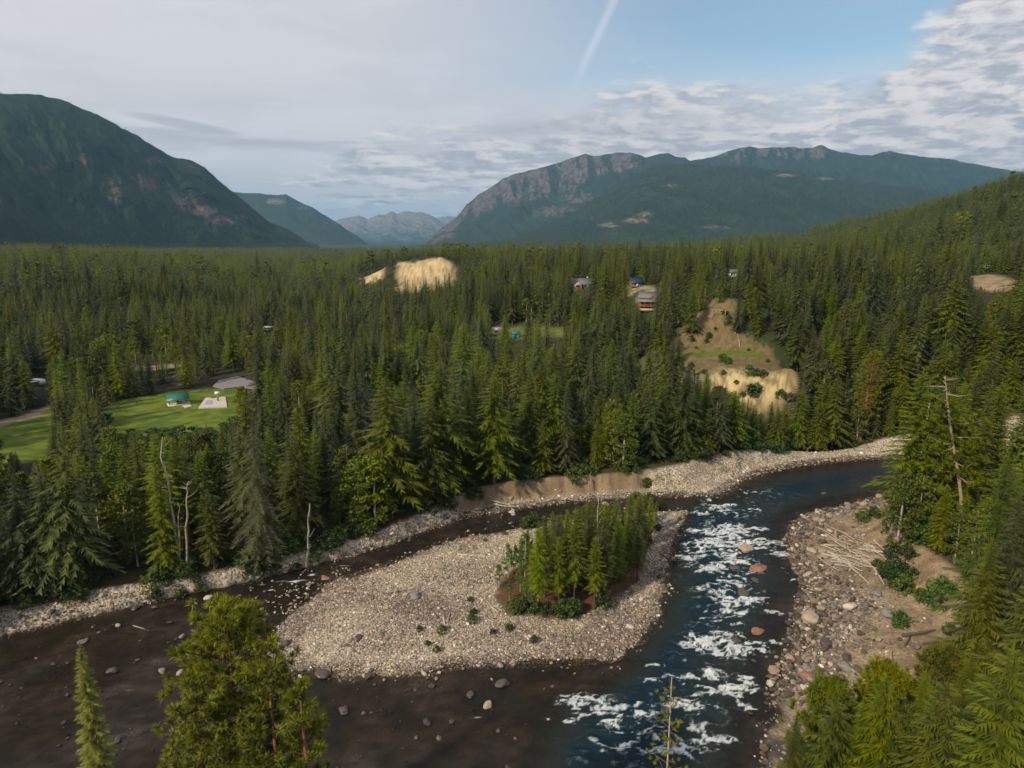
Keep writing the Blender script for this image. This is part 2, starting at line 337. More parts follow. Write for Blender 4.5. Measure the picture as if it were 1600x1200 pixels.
class MB:
    def __init__(s): s.v = []; s.f3 = []; s.f4 = []; s.n = 0
    def add(s, V, F):
        V = np.asarray(V, float); F = np.asarray(F)
        (s.f3 if F.shape[1] == 3 else s.f4).append(F + s.n); s.v.append(V); s.n += len(V); return s
    def box(s, c, d, rz=0, M=None):
        c = np.asarray(c, float); d = np.asarray(d, float) / 2
        q = np.array([(x, y, z) for x in (-1, 1) for y in (-1, 1) for z in (-1, 1)], float) * d
        if rz: cr, sr = math.cos(rz), math.sin(rz); q = q @ np.array([[cr, sr, 0], [-sr, cr, 0], [0, 0, 1]])
        return s.add(q + c, [[0, 1, 3, 2], [4, 6, 7, 5], [0, 4, 5, 1], [2, 3, 7, 6], [0, 2, 6, 4], [1, 5, 7, 3]])
    def tube(s, P, r, k=6, cap=True):
        P = np.asarray(P, float); r = np.broadcast_to(r, len(P)); T = np.gradient(P, axis=0)
        T /= np.linalg.norm(T, axis=1)[:, None] + 1e-9
        ref = np.array([0, 0, 1.]) if abs(T[0][2]) < .9 else np.array([1., 0, 0])
        A = np.cross(T, ref); A /= np.linalg.norm(A, axis=1)[:, None] + 1e-9; B = np.cross(T, A)
        a = np.arange(k) / k * 2 * np.pi
        V = (P[:, None] + r[:, None, None] * (np.cos(a)[None, :, None] * A[:, None] + np.sin(a)[None, :, None] * B[:, None])).reshape(-1, 3)
        F = []
        for i in range(len(P) - 1):
            for j in range(k): F.append((i * k + j, i * k + (j + 1) % k, (i + 1) * k + (j + 1) % k, (i + 1) * k + j))
        s.add(V, F)
        if cap:
            for i0, e in ((0, P[0]), ((len(P) - 1) * k, P[-1])):
                s.add(np.vstack([V[i0:i0 + k], e]), [(j, (j + 1) % k, k) for j in range(k)])
        return s
    def mesh(s, name, mat, smooth=False):
        F = []
        if s.f4: F.append(np.vstack(s.f4))
        if s.f3: F.append(np.vstack(s.f3))
        return mk_mesh(name, np.vstack(s.v), F, [mat] if mat else [], smooth=smooth)
    def build(s, name, mat, parent=None, smooth=False): return link(name, s.mesh(name, mat, smooth), parent)

# ------------------------------------------------------------------ materials
def mat(name, fn):
    m = bpy.data.materials.new(name); m.use_nodes = True; w = NT(m.node_tree); fn(w)
    return m
def finish(w, col, rough=.8, bump=None, spec=.3, trans=None, bstr=.4, bdist=.1):
    p = w.n('ShaderNodeBsdfPrincipled'); w.put(p.inputs['Base Color'], col); w.put(p.inputs['Roughness'], rough)
    p.inputs['Specular IOR Level'].default_value = spec
    if bump is not None:
        b = w.n('ShaderNodeBump'); b.inputs['Strength'].default_value = bstr; b.inputs['Distance'].default_value = bdist
        w.put(b.inputs['Height'], bump); w.put(p.inputs['Normal'], b.outputs[0])
    o = w.n('ShaderNodeOutputMaterial'); sh = p.outputs[0]
    if trans is not None:
        t = w.n('ShaderNodeBsdfTranslucent'); w.put(t.inputs[0], col)
        x = w.n('ShaderNodeMixShader'); x.inputs[0].default_value = trans
        w.nt.links.new(sh, x.inputs[1]); w.nt.links.new(t.outputs[0], x.inputs[2]); sh = x.outputs[0]
    w.nt.links.new(sh, o.inputs[0])
def simple(name, c, rough=.7, var=.25, scale=6, spec=.3, bump=.0, objvar=0):
    def f(w):
        tc = w.n('ShaderNodeTexCoord').outputs['Object']
        n = w.noise(tc, scale, 4, .6)
        col = w.mix(n, tuple(k * (1 - var) for k in c), tuple(min(1, k * (1 + var)) for k in c))
        if objvar:
            oi = w.n('ShaderNodeObjectInfo').outputs['Random']
            h = w.n('ShaderNodeHueSaturation'); w.put(h.inputs['Value'], w.m('ADD', 1 - objvar, w.m('MULTIPLY', oi, 2 * objvar))); w.put(h.inputs['Color'], col); col = h.outputs[0]
        finish(w, col, rough, n if bump else None, spec, bstr=bump)
    return mat(name, f)
def leafmat(name, c1, c2, trans=.25, hue=.022, val=.38):
    """needles and leaves: clump-to-clump and plant-to-plant variation of the leaf colour"""
    def f(w):
        tc = w.n('ShaderNodeTexCoord').outputs['Object']
        oi = w.n('ShaderNodeObjectInfo').outputs['Random']
        n = w.noise(tc, .9, 3, .6)
        col = w.mix(w.ss(n, .35, .65), c1, c2)
        h = w.n('ShaderNodeHueSaturation')
        r2 = w.m('FRACT', w.m('MULTIPLY', oi, 17.31))
        w.put(h.inputs['Hue'], w.m('ADD', .5 - hue, w.m('MULTIPLY', oi, 2 * hue)))
        w.put(h.inputs['Saturation'], w.m('ADD', .92, w.m('MULTIPLY', r2, .28)))
        w.put(h.inputs['Value'], w.m('ADD', 1 - val, w.m('MULTIPLY', r2, 2 * val))); w.put(h.inputs['Color'], col)
        finish(w, h.outputs[0], .65, spec=.25, trans=trans)
    return mat(name, f)
M = {}
M['fir'] = leafmat('fir_needles', (.058, .080, .011), (.126, .138, .018))
M['spruce'] = leafmat('spruce_needles', (.048, .064, .024), (.100, .114, .036))
M['larch'] = leafmat('larch_needles', (.070, .100, .009), (.148, .172, .014))
M['pine'] = leafmat('pine_needles', (.075, .098, .014), (.150, .165, .024))
M['ponderosa'] = leafmat('ponderosa_needles', (.110, .140, .016), (.270, .290, .034), val=.06, hue=.006)
M['leaf'] = leafmat('broad_leaves', (.070, .094, .016), (.145, .165, .026))
M['birch'] = leafmat('birch_leaves', (0.084, 0.144, 0.024), (0.150, 0.222, 0.038), val=.2)
M['bush'] = leafmat('bush_leaves', (0.041, 0.073, 0.020), (0.095, 0.133, 0.039))
M['far'] = leafmat('mountain_conifer', (.026, .040, .020), (.070, .088, .036), val=.45, hue=.015)
M['dead'] = simple('dead_twigs', (.12, .09, .075), .9)
M['bark'] = simple('bark', (.085, .062, .048), .9, .4, 3)
M['redbark'] = simple('red_bark', (.24, .10, .055), .9, .35, 2.5)
M['palebark'] = simple('pale_bark', (.36, .32, .27), .85, .35, 2.5)
M['barewood'] = simple('bleached_wood', (.42, .37, .31), .8, .25, 2, objvar=.15)
M['snagwood'] = simple('snag_wood', (.30, .225, .17), .8, .4, 1.2)

def ground_mat(w):
    a = w.n('ShaderNodeAttribute', attribute_name='col').outputs['Color']
    g = w.n('ShaderNodeNewGeometry').outputs['Position']
    n = w.noise(g, 1.6, 5, .65); n2 = w.noise(g, .12, 4, .6); n3 = w.noise(g, 9.0, 3, .7)
    k = w.m('ADD', w.m('ADD', w.m('MULTIPLY', n, .7), w.m('MULTIPLY', n2, .5)), w.m('MULTIPLY', n3, .5))
    col = w.mix(1.0, a, w.xyz(k, k, k), 'MULTIPLY')
    peb = w.n('ShaderNodeAttribute', attribute_name='peb').outputs['Fac']
    v = w.n('ShaderNodeTexVoronoi'); w.put(v.inputs['Vector'], g); v.inputs['Scale'].default_value = 3.0
    vc = w.n('ShaderNodeSeparateColor'); w.put(vc.inputs[0], v.outputs['Color'])
    pk = w.m('ADD', .35, w.m('MULTIPLY', vc.outputs[0], 1.3))
    pc = w.mix(vc.outputs[1], (.95, .95, 1.0), (1.0, .93, .84))
    pcol = w.mix(1.0, w.mix(1.0, a, pc, 'MULTIPLY'), w.xyz(pk, pk, pk), 'MULTIPLY')
    col = w.mix(peb, col, pcol)
    hgt = w.m('ADD', w.m('MULTIPLY', n, .4), w.m('MULTIPLY', w.m('MULTIPLY', v.outputs['Distance'], -.5), peb))
    finish(w, col, .9, hgt, .15, bstr=.7, bdist=.35)
M['ground'] = mat('ground_cover', ground_mat)

# ------------------------------------------------------------------ ground sheet
def axis(lo, hi, fn):
    p = [lo]
    while p[-1] < hi: p.append(p[-1] + fn(p[-1]))
    return np.array(p)
def fx(x):
    a = max(0, -112 - x, x - 150); return .75 + .028 * a
def fy(y):
    if y < 50: return .9 + .05 * (50 - y)
    if y < 220: return .7
    if y < 330: return 1.3
    if 590 < y < 740: return 3.5
    return min(1.3 + .022 * (y - 330), 400)
gx = np.concatenate([-axis(112, 30000, lambda v: .75 + .028 * (v - 112))[::-1], axis(-111.3, 150, lambda v: .75), axis(151, 30000, lambda v: .75 + .028 * (v - 150))])
gy = np.concatenate([-axis(20, 3000, lambda v: 4 + .06 * v)[::-1], axis(-19, 34000, fy)])
GX, GY = np.meshgrid(gx, gy); nx, ny = len(gx), len(gy)
fxx, fyy = GX.ravel(), GY.ravel()
HZ = land(fxx, fyy)

LAWN_A = hits([(-60, 690), (0, 665), (85, 640), (80, 680), (70, 720), (-60, 730)])
LAWN_B = hits([(150, 652), (185, 626), (250, 616), (300, 611), (385, 600), (392, 650), (370, 690), (330, 720), (180, 700)])
TRACK = hits([(-40, 667), (0, 656), (30, 650), (60, 640), (85, 630), (92, 636), (60, 652), (28, 659), (0, 668), (-40, 680)])
CARPARK = hits([(330, 606), (342, 594), (372, 587), (400, 598), (416, 604), (412, 612), (385, 608), (372, 606), (345, 609)])
SLOPE = hits([(1000, 560), (1052, 555), (1055, 520), (1090, 490), (1112, 468), (1150, 468), (1160, 520), (1205, 545), (1252, 590), (1250, 615), (1200, 600), (1130, 590), (1010, 590)])
CLIFF = hits([(1030, 590), (1110, 579), (1165, 576), (1212, 580), (1250, 596), (1246, 636), (1180, 650), (1110, 640), (1060, 620)])
GREENSTRIP = hits([(1060, 550), (1130, 547), (1195, 553), (1195, 560), (1130, 556), (1060, 559)])
CLEAR_R = hits([(1515, 432), (1545, 428), (1600, 440), (1600, 456), (1520, 452)])
HOUSEPAD = hits([(980, 445), (1020, 446), (1030, 470), (1000, 475), (975, 462)])
YARD = hits([(770, 512), (830, 508), (880, 512), (890, 525), (840, 530), (770, 528)])
ROAD_T = hits([(150, 568), (230, 572), (290, 566), (290, 572), (230, 580), (150, 576)])
FARBLUFF = np.array([at_dist(a, b, Y)[:2] for a, b, Y in [(622, 416, 692), (627, 411, 694), (640, 410, 693), (706, 410, 693), (713, 418, 690), (708, 445, 655), (640, 456, 648), (618, 452, 652)]])
BLUFF_B = np.array([at_dist(a, b, Y)[:2] for a, b, Y in [(564, 434, 694), (582, 425, 694), (600, 420, 694), (600, 440, 668), (568, 444, 660)]])

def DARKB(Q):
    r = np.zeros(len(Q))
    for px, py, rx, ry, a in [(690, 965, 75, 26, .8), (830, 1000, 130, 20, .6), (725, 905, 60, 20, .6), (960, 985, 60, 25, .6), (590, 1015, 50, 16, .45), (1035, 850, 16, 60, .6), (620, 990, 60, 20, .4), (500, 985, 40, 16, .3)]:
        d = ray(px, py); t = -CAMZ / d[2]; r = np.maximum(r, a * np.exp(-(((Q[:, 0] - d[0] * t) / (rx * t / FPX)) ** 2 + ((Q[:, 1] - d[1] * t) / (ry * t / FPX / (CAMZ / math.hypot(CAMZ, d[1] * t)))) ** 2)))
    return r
def ground_colours():
    x, y, z = fxx, fyy, HZ; N = len(x)
    c = np.zeros((N, 3)); D = np.hypot(x, y); peb = np.zeros(N)
    n1 = fbm(x / 14, y / 14, 4, 61); n2 = fbm(x / 3, y / 3, 3, 71); n3 = fbm(x / 1.1, y / 1.1, 2, 81)
    L = lambda a, b, t: np.asarray(a)[None] * (1 - t[:, None]) + np.asarray(b)[None] * t[:, None]
    c[:] = L((.050, .040, .024), (.040, .055, .018), sst(n1, .4, .6))                    # forest floor
    far = D > 3400
    c[far] = L((.030, .048, .020), (.050, .068, .026), sst(fbm(x / 160, y / 90, 4, 5), .4, .6))[far]
    near = (np.abs(x) < 460) & (y > -20) & (y < 330); k = np.nonzero(near)[0]
    xn, yn, zn = x[k], y[k], z[k]
    sr = -sdist(xn, yn, RIVER); si = sdist(xn, yn, ISLAND); sf = sdist(xn, yn, FOREST_FAR); st = sdist(xn, yn, TERRACE)
    pale = L((.30, .27, .215), (.40, .355, .29), sst(n2[k], .35, .65))
    brown = L((.16, .135, .115), (.24, .205, .175), sst(n2[k], .35, .65))
    wet = L((.072, .056, .040), (.085, .078, .076), sst(fbm(xn / 11, yn / 9, 4, 401), .38, .62)) * (.65 + .7 * sst(fbm(xn / 1.6, yn / 1.2, 4, 403), .3, .7))[:, None]
    dirt = L((.21, .155, .095), (.32, .245, .155), sst(n2[k], .35, .65))
    g = pale.copy()
    rightside = (st > -45) & (sf < 0) & (xn > 20)
    rb = sst(st + (n1[k] - .5) * 14, -22, -8)
    rcol = brown * (1 - rb[:, None]) + dirt * rb[:, None]
    g = np.where(rightside[:, None], rcol, g)
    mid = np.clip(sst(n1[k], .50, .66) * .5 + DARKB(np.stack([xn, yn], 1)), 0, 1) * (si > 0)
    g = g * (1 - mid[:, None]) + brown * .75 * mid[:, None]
    w = sst(zn + (n2[k] - .5) * .25, .34, .04)
    g = g * (1 - w[:, None]) + wet * w[:, None]
    pebk = np.ones(len(k)) * (1 - .7 * rb * rightside) * sst(zn, -.22, -.02)
    # cut bank below the far trees: bare tan earth
    cut = sst(sf, -3.5, -1.2) * (1 - sst(sf, .2, 2.0)) * sst(xn, -15, -11) * sst(xn, 40, 34)
    cc = dirt * 1.0
    g = g * (1 - cut[:, None]) + cc * cut[:, None]; pebk *= 1 - cut
    inl = np.maximum(sst(sf, .3, 1.6), sst(st, .2, 2.0))
    edge = L((.13, .075, .040), (.09, .06, .03), n2[k])                        # needle litter behind the edge
    fl = c[k] * .6 + edge * .4 * (1 - sst(np.maximum(sf, st), 2, 12))[:, None] + c[k] * .4 * sst(np.maximum(sf, st), 2, 12)[:, None]
    g = g * (1 - inl[:, None]) + fl * inl[:, None]; pebk *= 1 - inl
    v = sst(sdist(xn, yn, VEG) + (n2[k] - .5) * 3, -1, 1.5)
    vc = L((.14, .065, .030), (.09, .065, .035), sst(n2[k], .3, .6))
    g = g * (1 - v[:, None]) + vc * v[:, None]; pebk *= 1 - v
    # sparse green on the shingle of the far bank
    gr = sst(n2[k], .55, .70) * sst(zn, .7, 1.1) * (sf < -1) * (sf > -14) * (xn > 5) * .6
    g = g * (1 - gr[:, None]) + np.array((.11, .13, .05)) * gr[:, None]
    c[k] = g; peb[k] = pebk
    def put(P, col1, col2, soft=1.5, nz=n2, amt=1.0):
        d = sdist(x, y, P) + (nz - .5) * soft * 2
        t = sst(d, -soft * .4, soft * .4) * amt
        c[:] = c * (1 - t[:, None]) + L(col1, col2, sst(nz, .35, .65)) * t[:, None]; peb[:] = peb * (1 - t)
    lawn = ((.080, .128, .012), (.145, .185, .024))
    put(LAWN_A, *lawn, soft=2); put(LAWN_B, *lawn, soft=3)
    put(TRACK, (.26, .20, .12), (.32, .26, .17), .8)
    put(ROAD_T, (.22, .18, .13), (.28, .23, .17), 1)
    put(SLOPE, (.21, .145, .075), (.125, .11, .045), 3, n3)
    put(CLIFF, (.54, .43, .23), (.20, .155, .075), 7, fbm(x / 2.0 + y / 6, y / 3.0, 5, 313, .65))
    put(GREENSTRIP, (.085, .13, .02), (.13, .15, .03), 1)
    put(CLEAR_R, (.36, .27, .17), (.22, .17, .08), 4)
    put(HOUSEPAD, (.32, .29, .18), (.14, .15, .05), 4); put(YARD, (.16, .17, .05), (.10, .12, .03), 4)
    put(FARBLUFF, (.58, .45, .25), (.36, .27, .15), 9, fbm(x / 4 + y / 20, y / 9, 5, 311, .65))
    put(BLUFF_B, (.60, .46, .26), (.40, .30, .17), 6, fbm(x / 5 + y / 20, y / 12, 4, 311))
    return c, peb
gc, pebv = ground_colours()
gme = mk_mesh('ground', np.stack([fxx, fyy, HZ], 1), [grid_faces(nx, ny)], [M['ground']], smooth=True, attrs={'peb': pebv}, colattr={'col': gc})
gob = link('ground', gme); tag(gob, 'shingle banks, forest floor, lawn and dry slopes of the valley', kind='structure')

# ------------------------------------------------------------------ river
FOAM = [(1178,770,18,4,.8),(1132,793,16,5,.9),(1098,803,13,4,.8),(1178,796,11,4,.7),(1146,828,24,7,1.3),(1115,833,14,6,1),(1084,829,10,4,.8),(1115,851,19,9,1.2),(1092,864,15,5,1),(1079,872,17,5,1.1),
 (1107,891,19,5,1.1),(1134,864,16,7,1),(1153,878,14,4,.9),(1199,849,22,6,1),(1218,866,16,7,1),(1184,826,15,4,1),(1146,908,22,5,1),(1128,929,12,13,1.2),(1140,943,16,5,1.1),(1172,937,20,7,1),
 (1211,956,16,5,.9),(1241,906,12,4,.7),(1218,921,9,3,.8),(1096,964,12,3,.7),(1142,975,9,4,.8),(1096,1006,22,14,1.5),(1123,990,14,7,1.1),(1165,1013,22,9,1.3),(1126,1024,16,5,1.1),(1190,1017,14,4,.9),
 (1211,1004,10,5,.9),(1023,1040,20,4,.8),(1069,1033,14,5,.8),(1142,1075,22,9,1.3),(1111,1080,16,6,1.1),(1165,1062,10,9,1),(1008,1063,20,7,.9),(1077,1102,14,9,1.2),(1169,1105,13,8,1),(1006,1113,15,8,.9),
 (902,1096,24,11,1.1),(931,1108,16,8,1),(898,1125,18,6,.9),(960,1130,20,7,.8),(860,1120,14,6,.6),(960,1165,30,9,.9),(1050,1175,30,9,1),(1120,1155,22,8,.9),(1060,900,10,4,.5),(1100,920,16,5,.7),(1130,955,24,5,.6),(1160,960,18,5,.7),(1090,850,22,8,.7),(1160,850,20,8,.6),(1060,1060,30,8,.6),(1120,1050,26,8,.6),
 (460,908,22,4,.55),(424,921,14,3,.5),(492,898,16,4,.55),(525,889,12,3,.45),(404,914,8,2,.4),(660,847,10,2,.4),(756,827,6,2,.5),(350,925,18,4,.4),(200,1078,9,6,.6),(212,1120,11,6,.7),(748,1121,8,4,.5),(540,885,12,3,.5),(1120,782,22,5,.6)]
def river():
    gx = np.concatenate([axis(-240, -3, lambda v: 1.2), axis(-2, 78, lambda v: .28), axis(79, 340, lambda v: 1.4)])
    gy = np.concatenate([axis(15, 60, lambda v: 1.5), axis(60.7, 186, lambda v: .28), axis(187, 215, lambda v: .8)])
    X, Y = np.meshgrid(gx, gy); x, y = X.ravel(), Y.ravel()
    deep = sst(sdist(x, y, DEEP), -2, 5)
    rap = deep * sst(y, 186, 170) * sst(x, 84, 66)
    # flow runs towards -y here; waves are crosswise crescents
    wx = x + 2.2 * (fbm(x / 5, y / 5, 2, 91) - .5); wy = y + 3.4 * (fbm(x / 4, y / 4, 3, 92) - .5)
    cr = ridged(wx / 3.6, wy / 1.5, 3, 93)
    crest = sst(cr, .60, .86)
    foam = np.zeros_like(x); hz = np.zeros_like(x)
    for px, py, rx, ry, a in FOAM:
        d = ray(px, py); t = -CAMZ / d[2]; cx, cy = d[0] * t, d[1] * t
        ax = rx * t / FPX * 1.1; ay = ry * t / FPX / (CAMZ / math.hypot(CAMZ, cy)) * .85
        g = np.exp(-(((x - cx) / ax) ** 2 + ((y - cy) / ay) ** 2))
        foam = np.maximum(foam, a * g); hz += .22 * a * g * (rx > 12)
    band = np.zeros_like(x)
    for px, py, rx, ry, a in [(1125, 800, 60, 20, .6), (1140, 840, 70, 30, .9), (1130, 880, 75, 30, .9), (1150, 930, 70, 30, .7), (1130, 980, 60, 30, .7), (1140, 1010, 70, 26, .9), (1130, 1070, 70, 30, .8), (1080, 1100, 80, 30, .7), (950, 1105, 90, 26, .7), (1040, 1150, 150, 40, .7), (450, 912, 60, 10, .3), (540, 888, 40, 8, .25)]:
        d = ray(px, py); t = -CAMZ / d[2]; cx, cy = d[0] * t, d[1] * t
        band = np.maximum(band, a * np.exp(-(((x - cx) / (rx * t / FPX)) ** 2 + ((y - cy) / (ry * t / FPX / (CAMZ / math.hypot(CAMZ, cy)))) ** 2)))
    ux = wx + .9 * (fbm(x / 1.6, y / 1.1, 3, 98) - .5); uy = wy + .7 * (fbm(x / 1.3, y / .9, 3, 99) - .5)
    net = ridged(ux / 2.6, uy / 1.25, 4, 94) ** 1.5
    br = fbm(ux / .8, uy / .42, 4, 95)
    env = np.clip(foam * .75 + band * .55, 0, 1.3)
    f = sst(net * .75 + (br - .5) * .75 + env * .64, .52, .93) * sst(env, .08, .35)
    f = np.clip(np.maximum(f, sst(foam - .62 + (br - .5) * 1.0, .0, .55) * .95), 0, 1)
    thr = ridged(ux / 1.0 + 7, uy / .40, 4, 191) * .6 + fbm(ux / .5, uy / .25, 3, 193) * .4
    f = f * (.16 + .84 * sst(thr, .36, .62)); f = np.clip(np.maximum(f, rap * sst(net * .7 + br * .5,   .62, .86) * .5), 0, 1)
    z = rap * ((cr - .5) * .75 + (net - .5) * .35 + (fbm(x / 7, y / 5, 2, 96) - .5) * .7) + hz * .5 * (cr - .2) + (fbm(x / 1.3, y / .9, 2, 97) - .5) * (.03 + .06 * rap)
    bed = land(x, y); dep = np.clip(-bed, 0, 3)
    # faces well inside the land are dropped
    F = grid_faces(len(gx), len(gy)); wet = bed < .5; keep = wet[F].any(1); F = F[keep]
    used = np.unique(F); remap = -np.ones(len(x), int); remap[used] = np.arange(len(used)); F = remap[F]
    V = np.stack([x, y, z], 1)[used]
    def wm(w):
        dp = w.n('ShaderNodeAttribute', attribute_name='depth').outputs['Fac']
        fo = w.n('ShaderNodeAttribute', attribute_name='foam').outputs['Fac']
        g = w.n('ShaderNodeNewGeometry').outputs['Position']
        n1 = w.noise(g, 1.4, 5, .6, .4); n2 = w.noise(g, 5.0, 6, .75, .6)
        h = w.m('ADD', w.m('MULTIPLY', n1, .6), w.m('MULTIPLY', n2, .25))
        b = w.n('ShaderNodeBump'); b.inputs['Strength'].default_value = .8; b.inputs['Distance'].default_value = .3; w.put(b.inputs['Height'], h)
        tr = w.n('ShaderNodeBsdfTransparent'); w.put(tr.inputs[0], w.mix(w.ss(dp, 0, .5), (.94, .90, .84), (.66, .58, .44)))
        body = w.n('ShaderNodeBsdfDiffuse'); w.put(body.inputs[0], w.mix(w.ss(dp, .6, 1.6), (.022, .026, .022), (.007, .020, .030)))
        m1 = w.n('ShaderNodeMixShader'); w.put(m1.inputs[0], w.m('ADD', .06, w.m('MULTIPLY', w.ss(dp, .15, 1.0), .90)))
        w.nt.links.new(tr.outputs[0], m1.inputs[1]); w.nt.links.new(body.outputs[0], m1.inputs[2])
        gl = w.n('ShaderNodeBsdfGlossy'); gl.inputs['Roughness'].default_value = .07; w.put(gl.inputs['Normal'], b.outputs[0])
        fr = w.n('ShaderNodeFresnel'); fr.inputs[0].default_value = 1.33; w.put(fr.inputs['Normal'], b.outputs[0])
        m2 = w.n('ShaderNodeMixShader'); w.put(m2.inputs[0], w.m('MULTIPLY', fr.outputs[0], .62)); w.nt.links.new(m1.outputs[0], m2.inputs[1]); w.nt.links.new(gl.outputs[0], m2.inputs[2])
        fd = w.n('ShaderNodeBsdfDiffuse'); w.put(fd.inputs[0], w.mix(w.ss(w.m('ADD', fo, w.m('MULTIPLY', w.m('SUBTRACT', n2, .5), .8)), .15, .85), (.16, .25, .27), (.60, .64, .65)))
        w.put(fd.inputs['Normal'], b.outputs[0])
        fk = w.ss(w.m('ADD', w.m('MULTIPLY', fo, .8), w.m('MULTIPLY', w.m('SUBTRACT', n2, .5), 1.3)), .12, .95)
        fk = w.m('MULTIPLY', fk, w.ss(fo, .03, .15))
        m3 = w.n('ShaderNodeMixShader'); w.put(m3.inputs[0], fk); w.nt.links.new(m2.outputs[0], m3.inputs[1]); w.nt.links.new(fd.outputs[0], m3.inputs[2])
        o = w.n('ShaderNodeOutputMaterial'); w.nt.links.new(m3.outputs[0], o.inputs[0])
    me = mk_mesh('river', V, [F], [mat('river_water', wm)], smooth=True, attrs={'depth': dep[used], 'foam': f[used]})
    tag(link('river', me), 'fast dark teal river with white rapids and brown shallows', kind='structure')
river()

# ------------------------------------------------------------------ mountains
def mountain(name, ridge, Yr, foot_z, Yf, prof, amp, fr, rock, label, cols=520, rows=90, base=(.022, .040, .020), base2=(.040, .062, .028), rockc=(.15, .115, .10), seed=1, back=1.35, gul=1.0, bumpd=18):
    ridge = np.array(ridge, float); px = np.linspace(ridge[0, 0], ridge[-1, 0], cols); py = np.interp(px, ridge[:, 0], ridge[:, 1])
    py = py + (fbm(px / 9, px * 0, 4, seed) - .5) * 3.0
    s = np.linspace(0, 1, rows); V = []; RK = []
    for v in s:
        Yd = Yf(px) + (Yr(px) - Yf(px)) * v if callable(Yf) else Yf + (Yr(px) - Yf) * v
        yr = Yr(px); dy = (600 - py) / FPX; dd = cP + dy * sP; zr = CAMZ + (-sP + dy * cP) / dd * yr; xr = (px - 800) / FPX / dd * yr
        ang = xr / yr
        n = ridged(px / fr + v * 2.2, v * 2.0 + px * 0, 5, seed + 3); n2 = fbm(px / (fr * .25) + v * 3, v * 9 + px * 0, 4, seed + 9)
        t = prof(v); z = foot_z + (zr - foot_z) * t
        env = np.sin(np.pi * np.clip(v, 0, 1)) ** .7
        z = z + env * amp * gul * (n - .55) * (zr - foot_z) + env * amp * .25 * (n2 - .5) * (zr - foot_z)
        Yw = Yd + env * (n2 - .5) * 160
        # keep the flank behind the crest line below the crest sight line
        zmax = CAMZ + (zr - CAMZ) * (Yw / yr) * (1 - .010 * (1 - v))
        z = np.minimum(z, np.where(v < 1, zmax, 1e9))
        V.append(np.stack([ang * Yw, Yw, z], 1)); RK.append(rock(px, project(ang * Yw, Yw, z)[1], v, n, n2))
    for k in range(1, 7):
        f = k / 6; Yb = Yr(px) * (1 + (back - 1) * f); V.append(np.stack([xr / yr * Yb, Yb, zr + (foot_z - 150 - zr) * f], 1)); RK.append(RK[-1] * 0)
    V = np.concatenate(V); RK = np.concatenate(RK)
    def f(w):
        g = w.n('ShaderNodeNewGeometry').outputs['Position']; rk = w.n('ShaderNodeAttribute', attribute_name='rock').outputs['Fac']
        n1 = w.noise(g, .0035, 6, .6); n2 = w.noise(g, .03, 4, .7); n3 = w.noise(g, .09, 3, .7)
        col = w.mix(w.ss(w.m('ADD', w.m('MULTIPLY', n1, .6), w.m('MULTIPLY', n2, .4)), .40, .62), base, base2)
        col = w.mix(w.ss(n3, .35, .7), w.mix(.55, col, (.008, .014, .008)), col)
        st_n = w.noise(w.xyz(w.m('MULTIPLY', w.sx(g, 0), .022), w.m('MULTIPLY', w.sx(g, 1), .010), w.m('MULTIPLY', w.sx(g, 2), .004)), 1.0, 5, .65)
        rc = w.mix(w.ss(w.m('ADD', w.m('MULTIPLY', st_n, .6), w.m('MULTIPLY', n2, .4)), .38, .62), tuple(k * .38 for k in rockc), tuple(k * 1.25 for k in rockc))
        col = w.mix(w.ss(w.m('ADD', rk, w.m('ADD', w.m('MULTIPLY', w.m('SUBTRACT', n2, .5), 1.5), w.m('MULTIPLY', w.m('SUBTRACT', n1, .5), .8))), .25, .75), col, rc)
        finish(w, col, .95, w.m('ADD', w.m('MULTIPLY', n2, 1.0), w.m('MULTIPLY', n3, .5)), .1, bstr=.8, bdist=bumpd)
    me = mk_mesh(name, V, [grid_faces(cols, rows + 6)], [mat(name + '_' + str(seed), f)], smooth=True, attrs={'rock': np.clip(RK, 0, 1)})
    MV[seed] = (V.reshape(rows + 6, cols, 3), RK.reshape(rows + 6, cols), rows)
    return tag(link(name, me), label, kind='structure')
MV = {}
def spots(L):
    def f(px, py, v, n, n2):
        r = np.zeros_like(px)
        for a, b, rx, ry, s in L: r = np.maximum(r, s * np.exp(-(((px - a) / rx) ** 2 + ((py - b) / ry) ** 2)))
        return r * (.55 + .9 * n)
    return f
LM_Yr = lambda p: 3900 + p * 1.6; LM_Yf = lambda p: 2300 + p * 3.6
mountain('mountain', [(-500, 190), (-300, 165), (-150, 150), (0, 146), (60, 148), (95, 155), (130, 170), (165, 185), (190, 200), (215, 212), (245, 232), (270, 245), (300, 251), (320, 262), (345, 285), (370, 305), (400, 330), (418, 346), (432, 351), (455, 362), (482, 380), (500, 386)],
    LM_Yr, 4, LM_Yf, lambda v: v ** 1.05, .20, 95, spots([(285, 318, 22, 12, .9), (310, 330, 22, 9, .9), (220, 285, 30, 16, .65), (170, 300, 20, 30, .5), (345, 345, 26, 8, .7), (370, 340, 18, 8, .5), (60, 260, 40, 18, .4), (240, 250, 26, 9, .5), (300, 262, 14, 10, .5), (120, 250, 30, 12, .45)]),
    'steep dark wooded mountain with rusty scree patches filling the left side of the valley', cols=620, rows=120, rockc=(.13, .085, .075), seed=11, bumpd=10)
mountain('mountain', [(300, 296), (365, 300), (400, 302), (432, 304), (446, 303), (460, 311), (490, 325), (520, 344), (550, 364), (577, 382), (600, 388)],
    lambda p: 9500 + 0 * p, 0, lambda p: 7600 + 0 * p, lambda v: v, .18, 70, spots([(430, 315, 20, 6, .7), (470, 325, 26, 8, .5), (520, 348, 16, 6, .4)]),
    'blue hazy wooded mountain just behind the left ridge', cols=200, rows=60, rockc=(.16, .13, .12), seed=23)
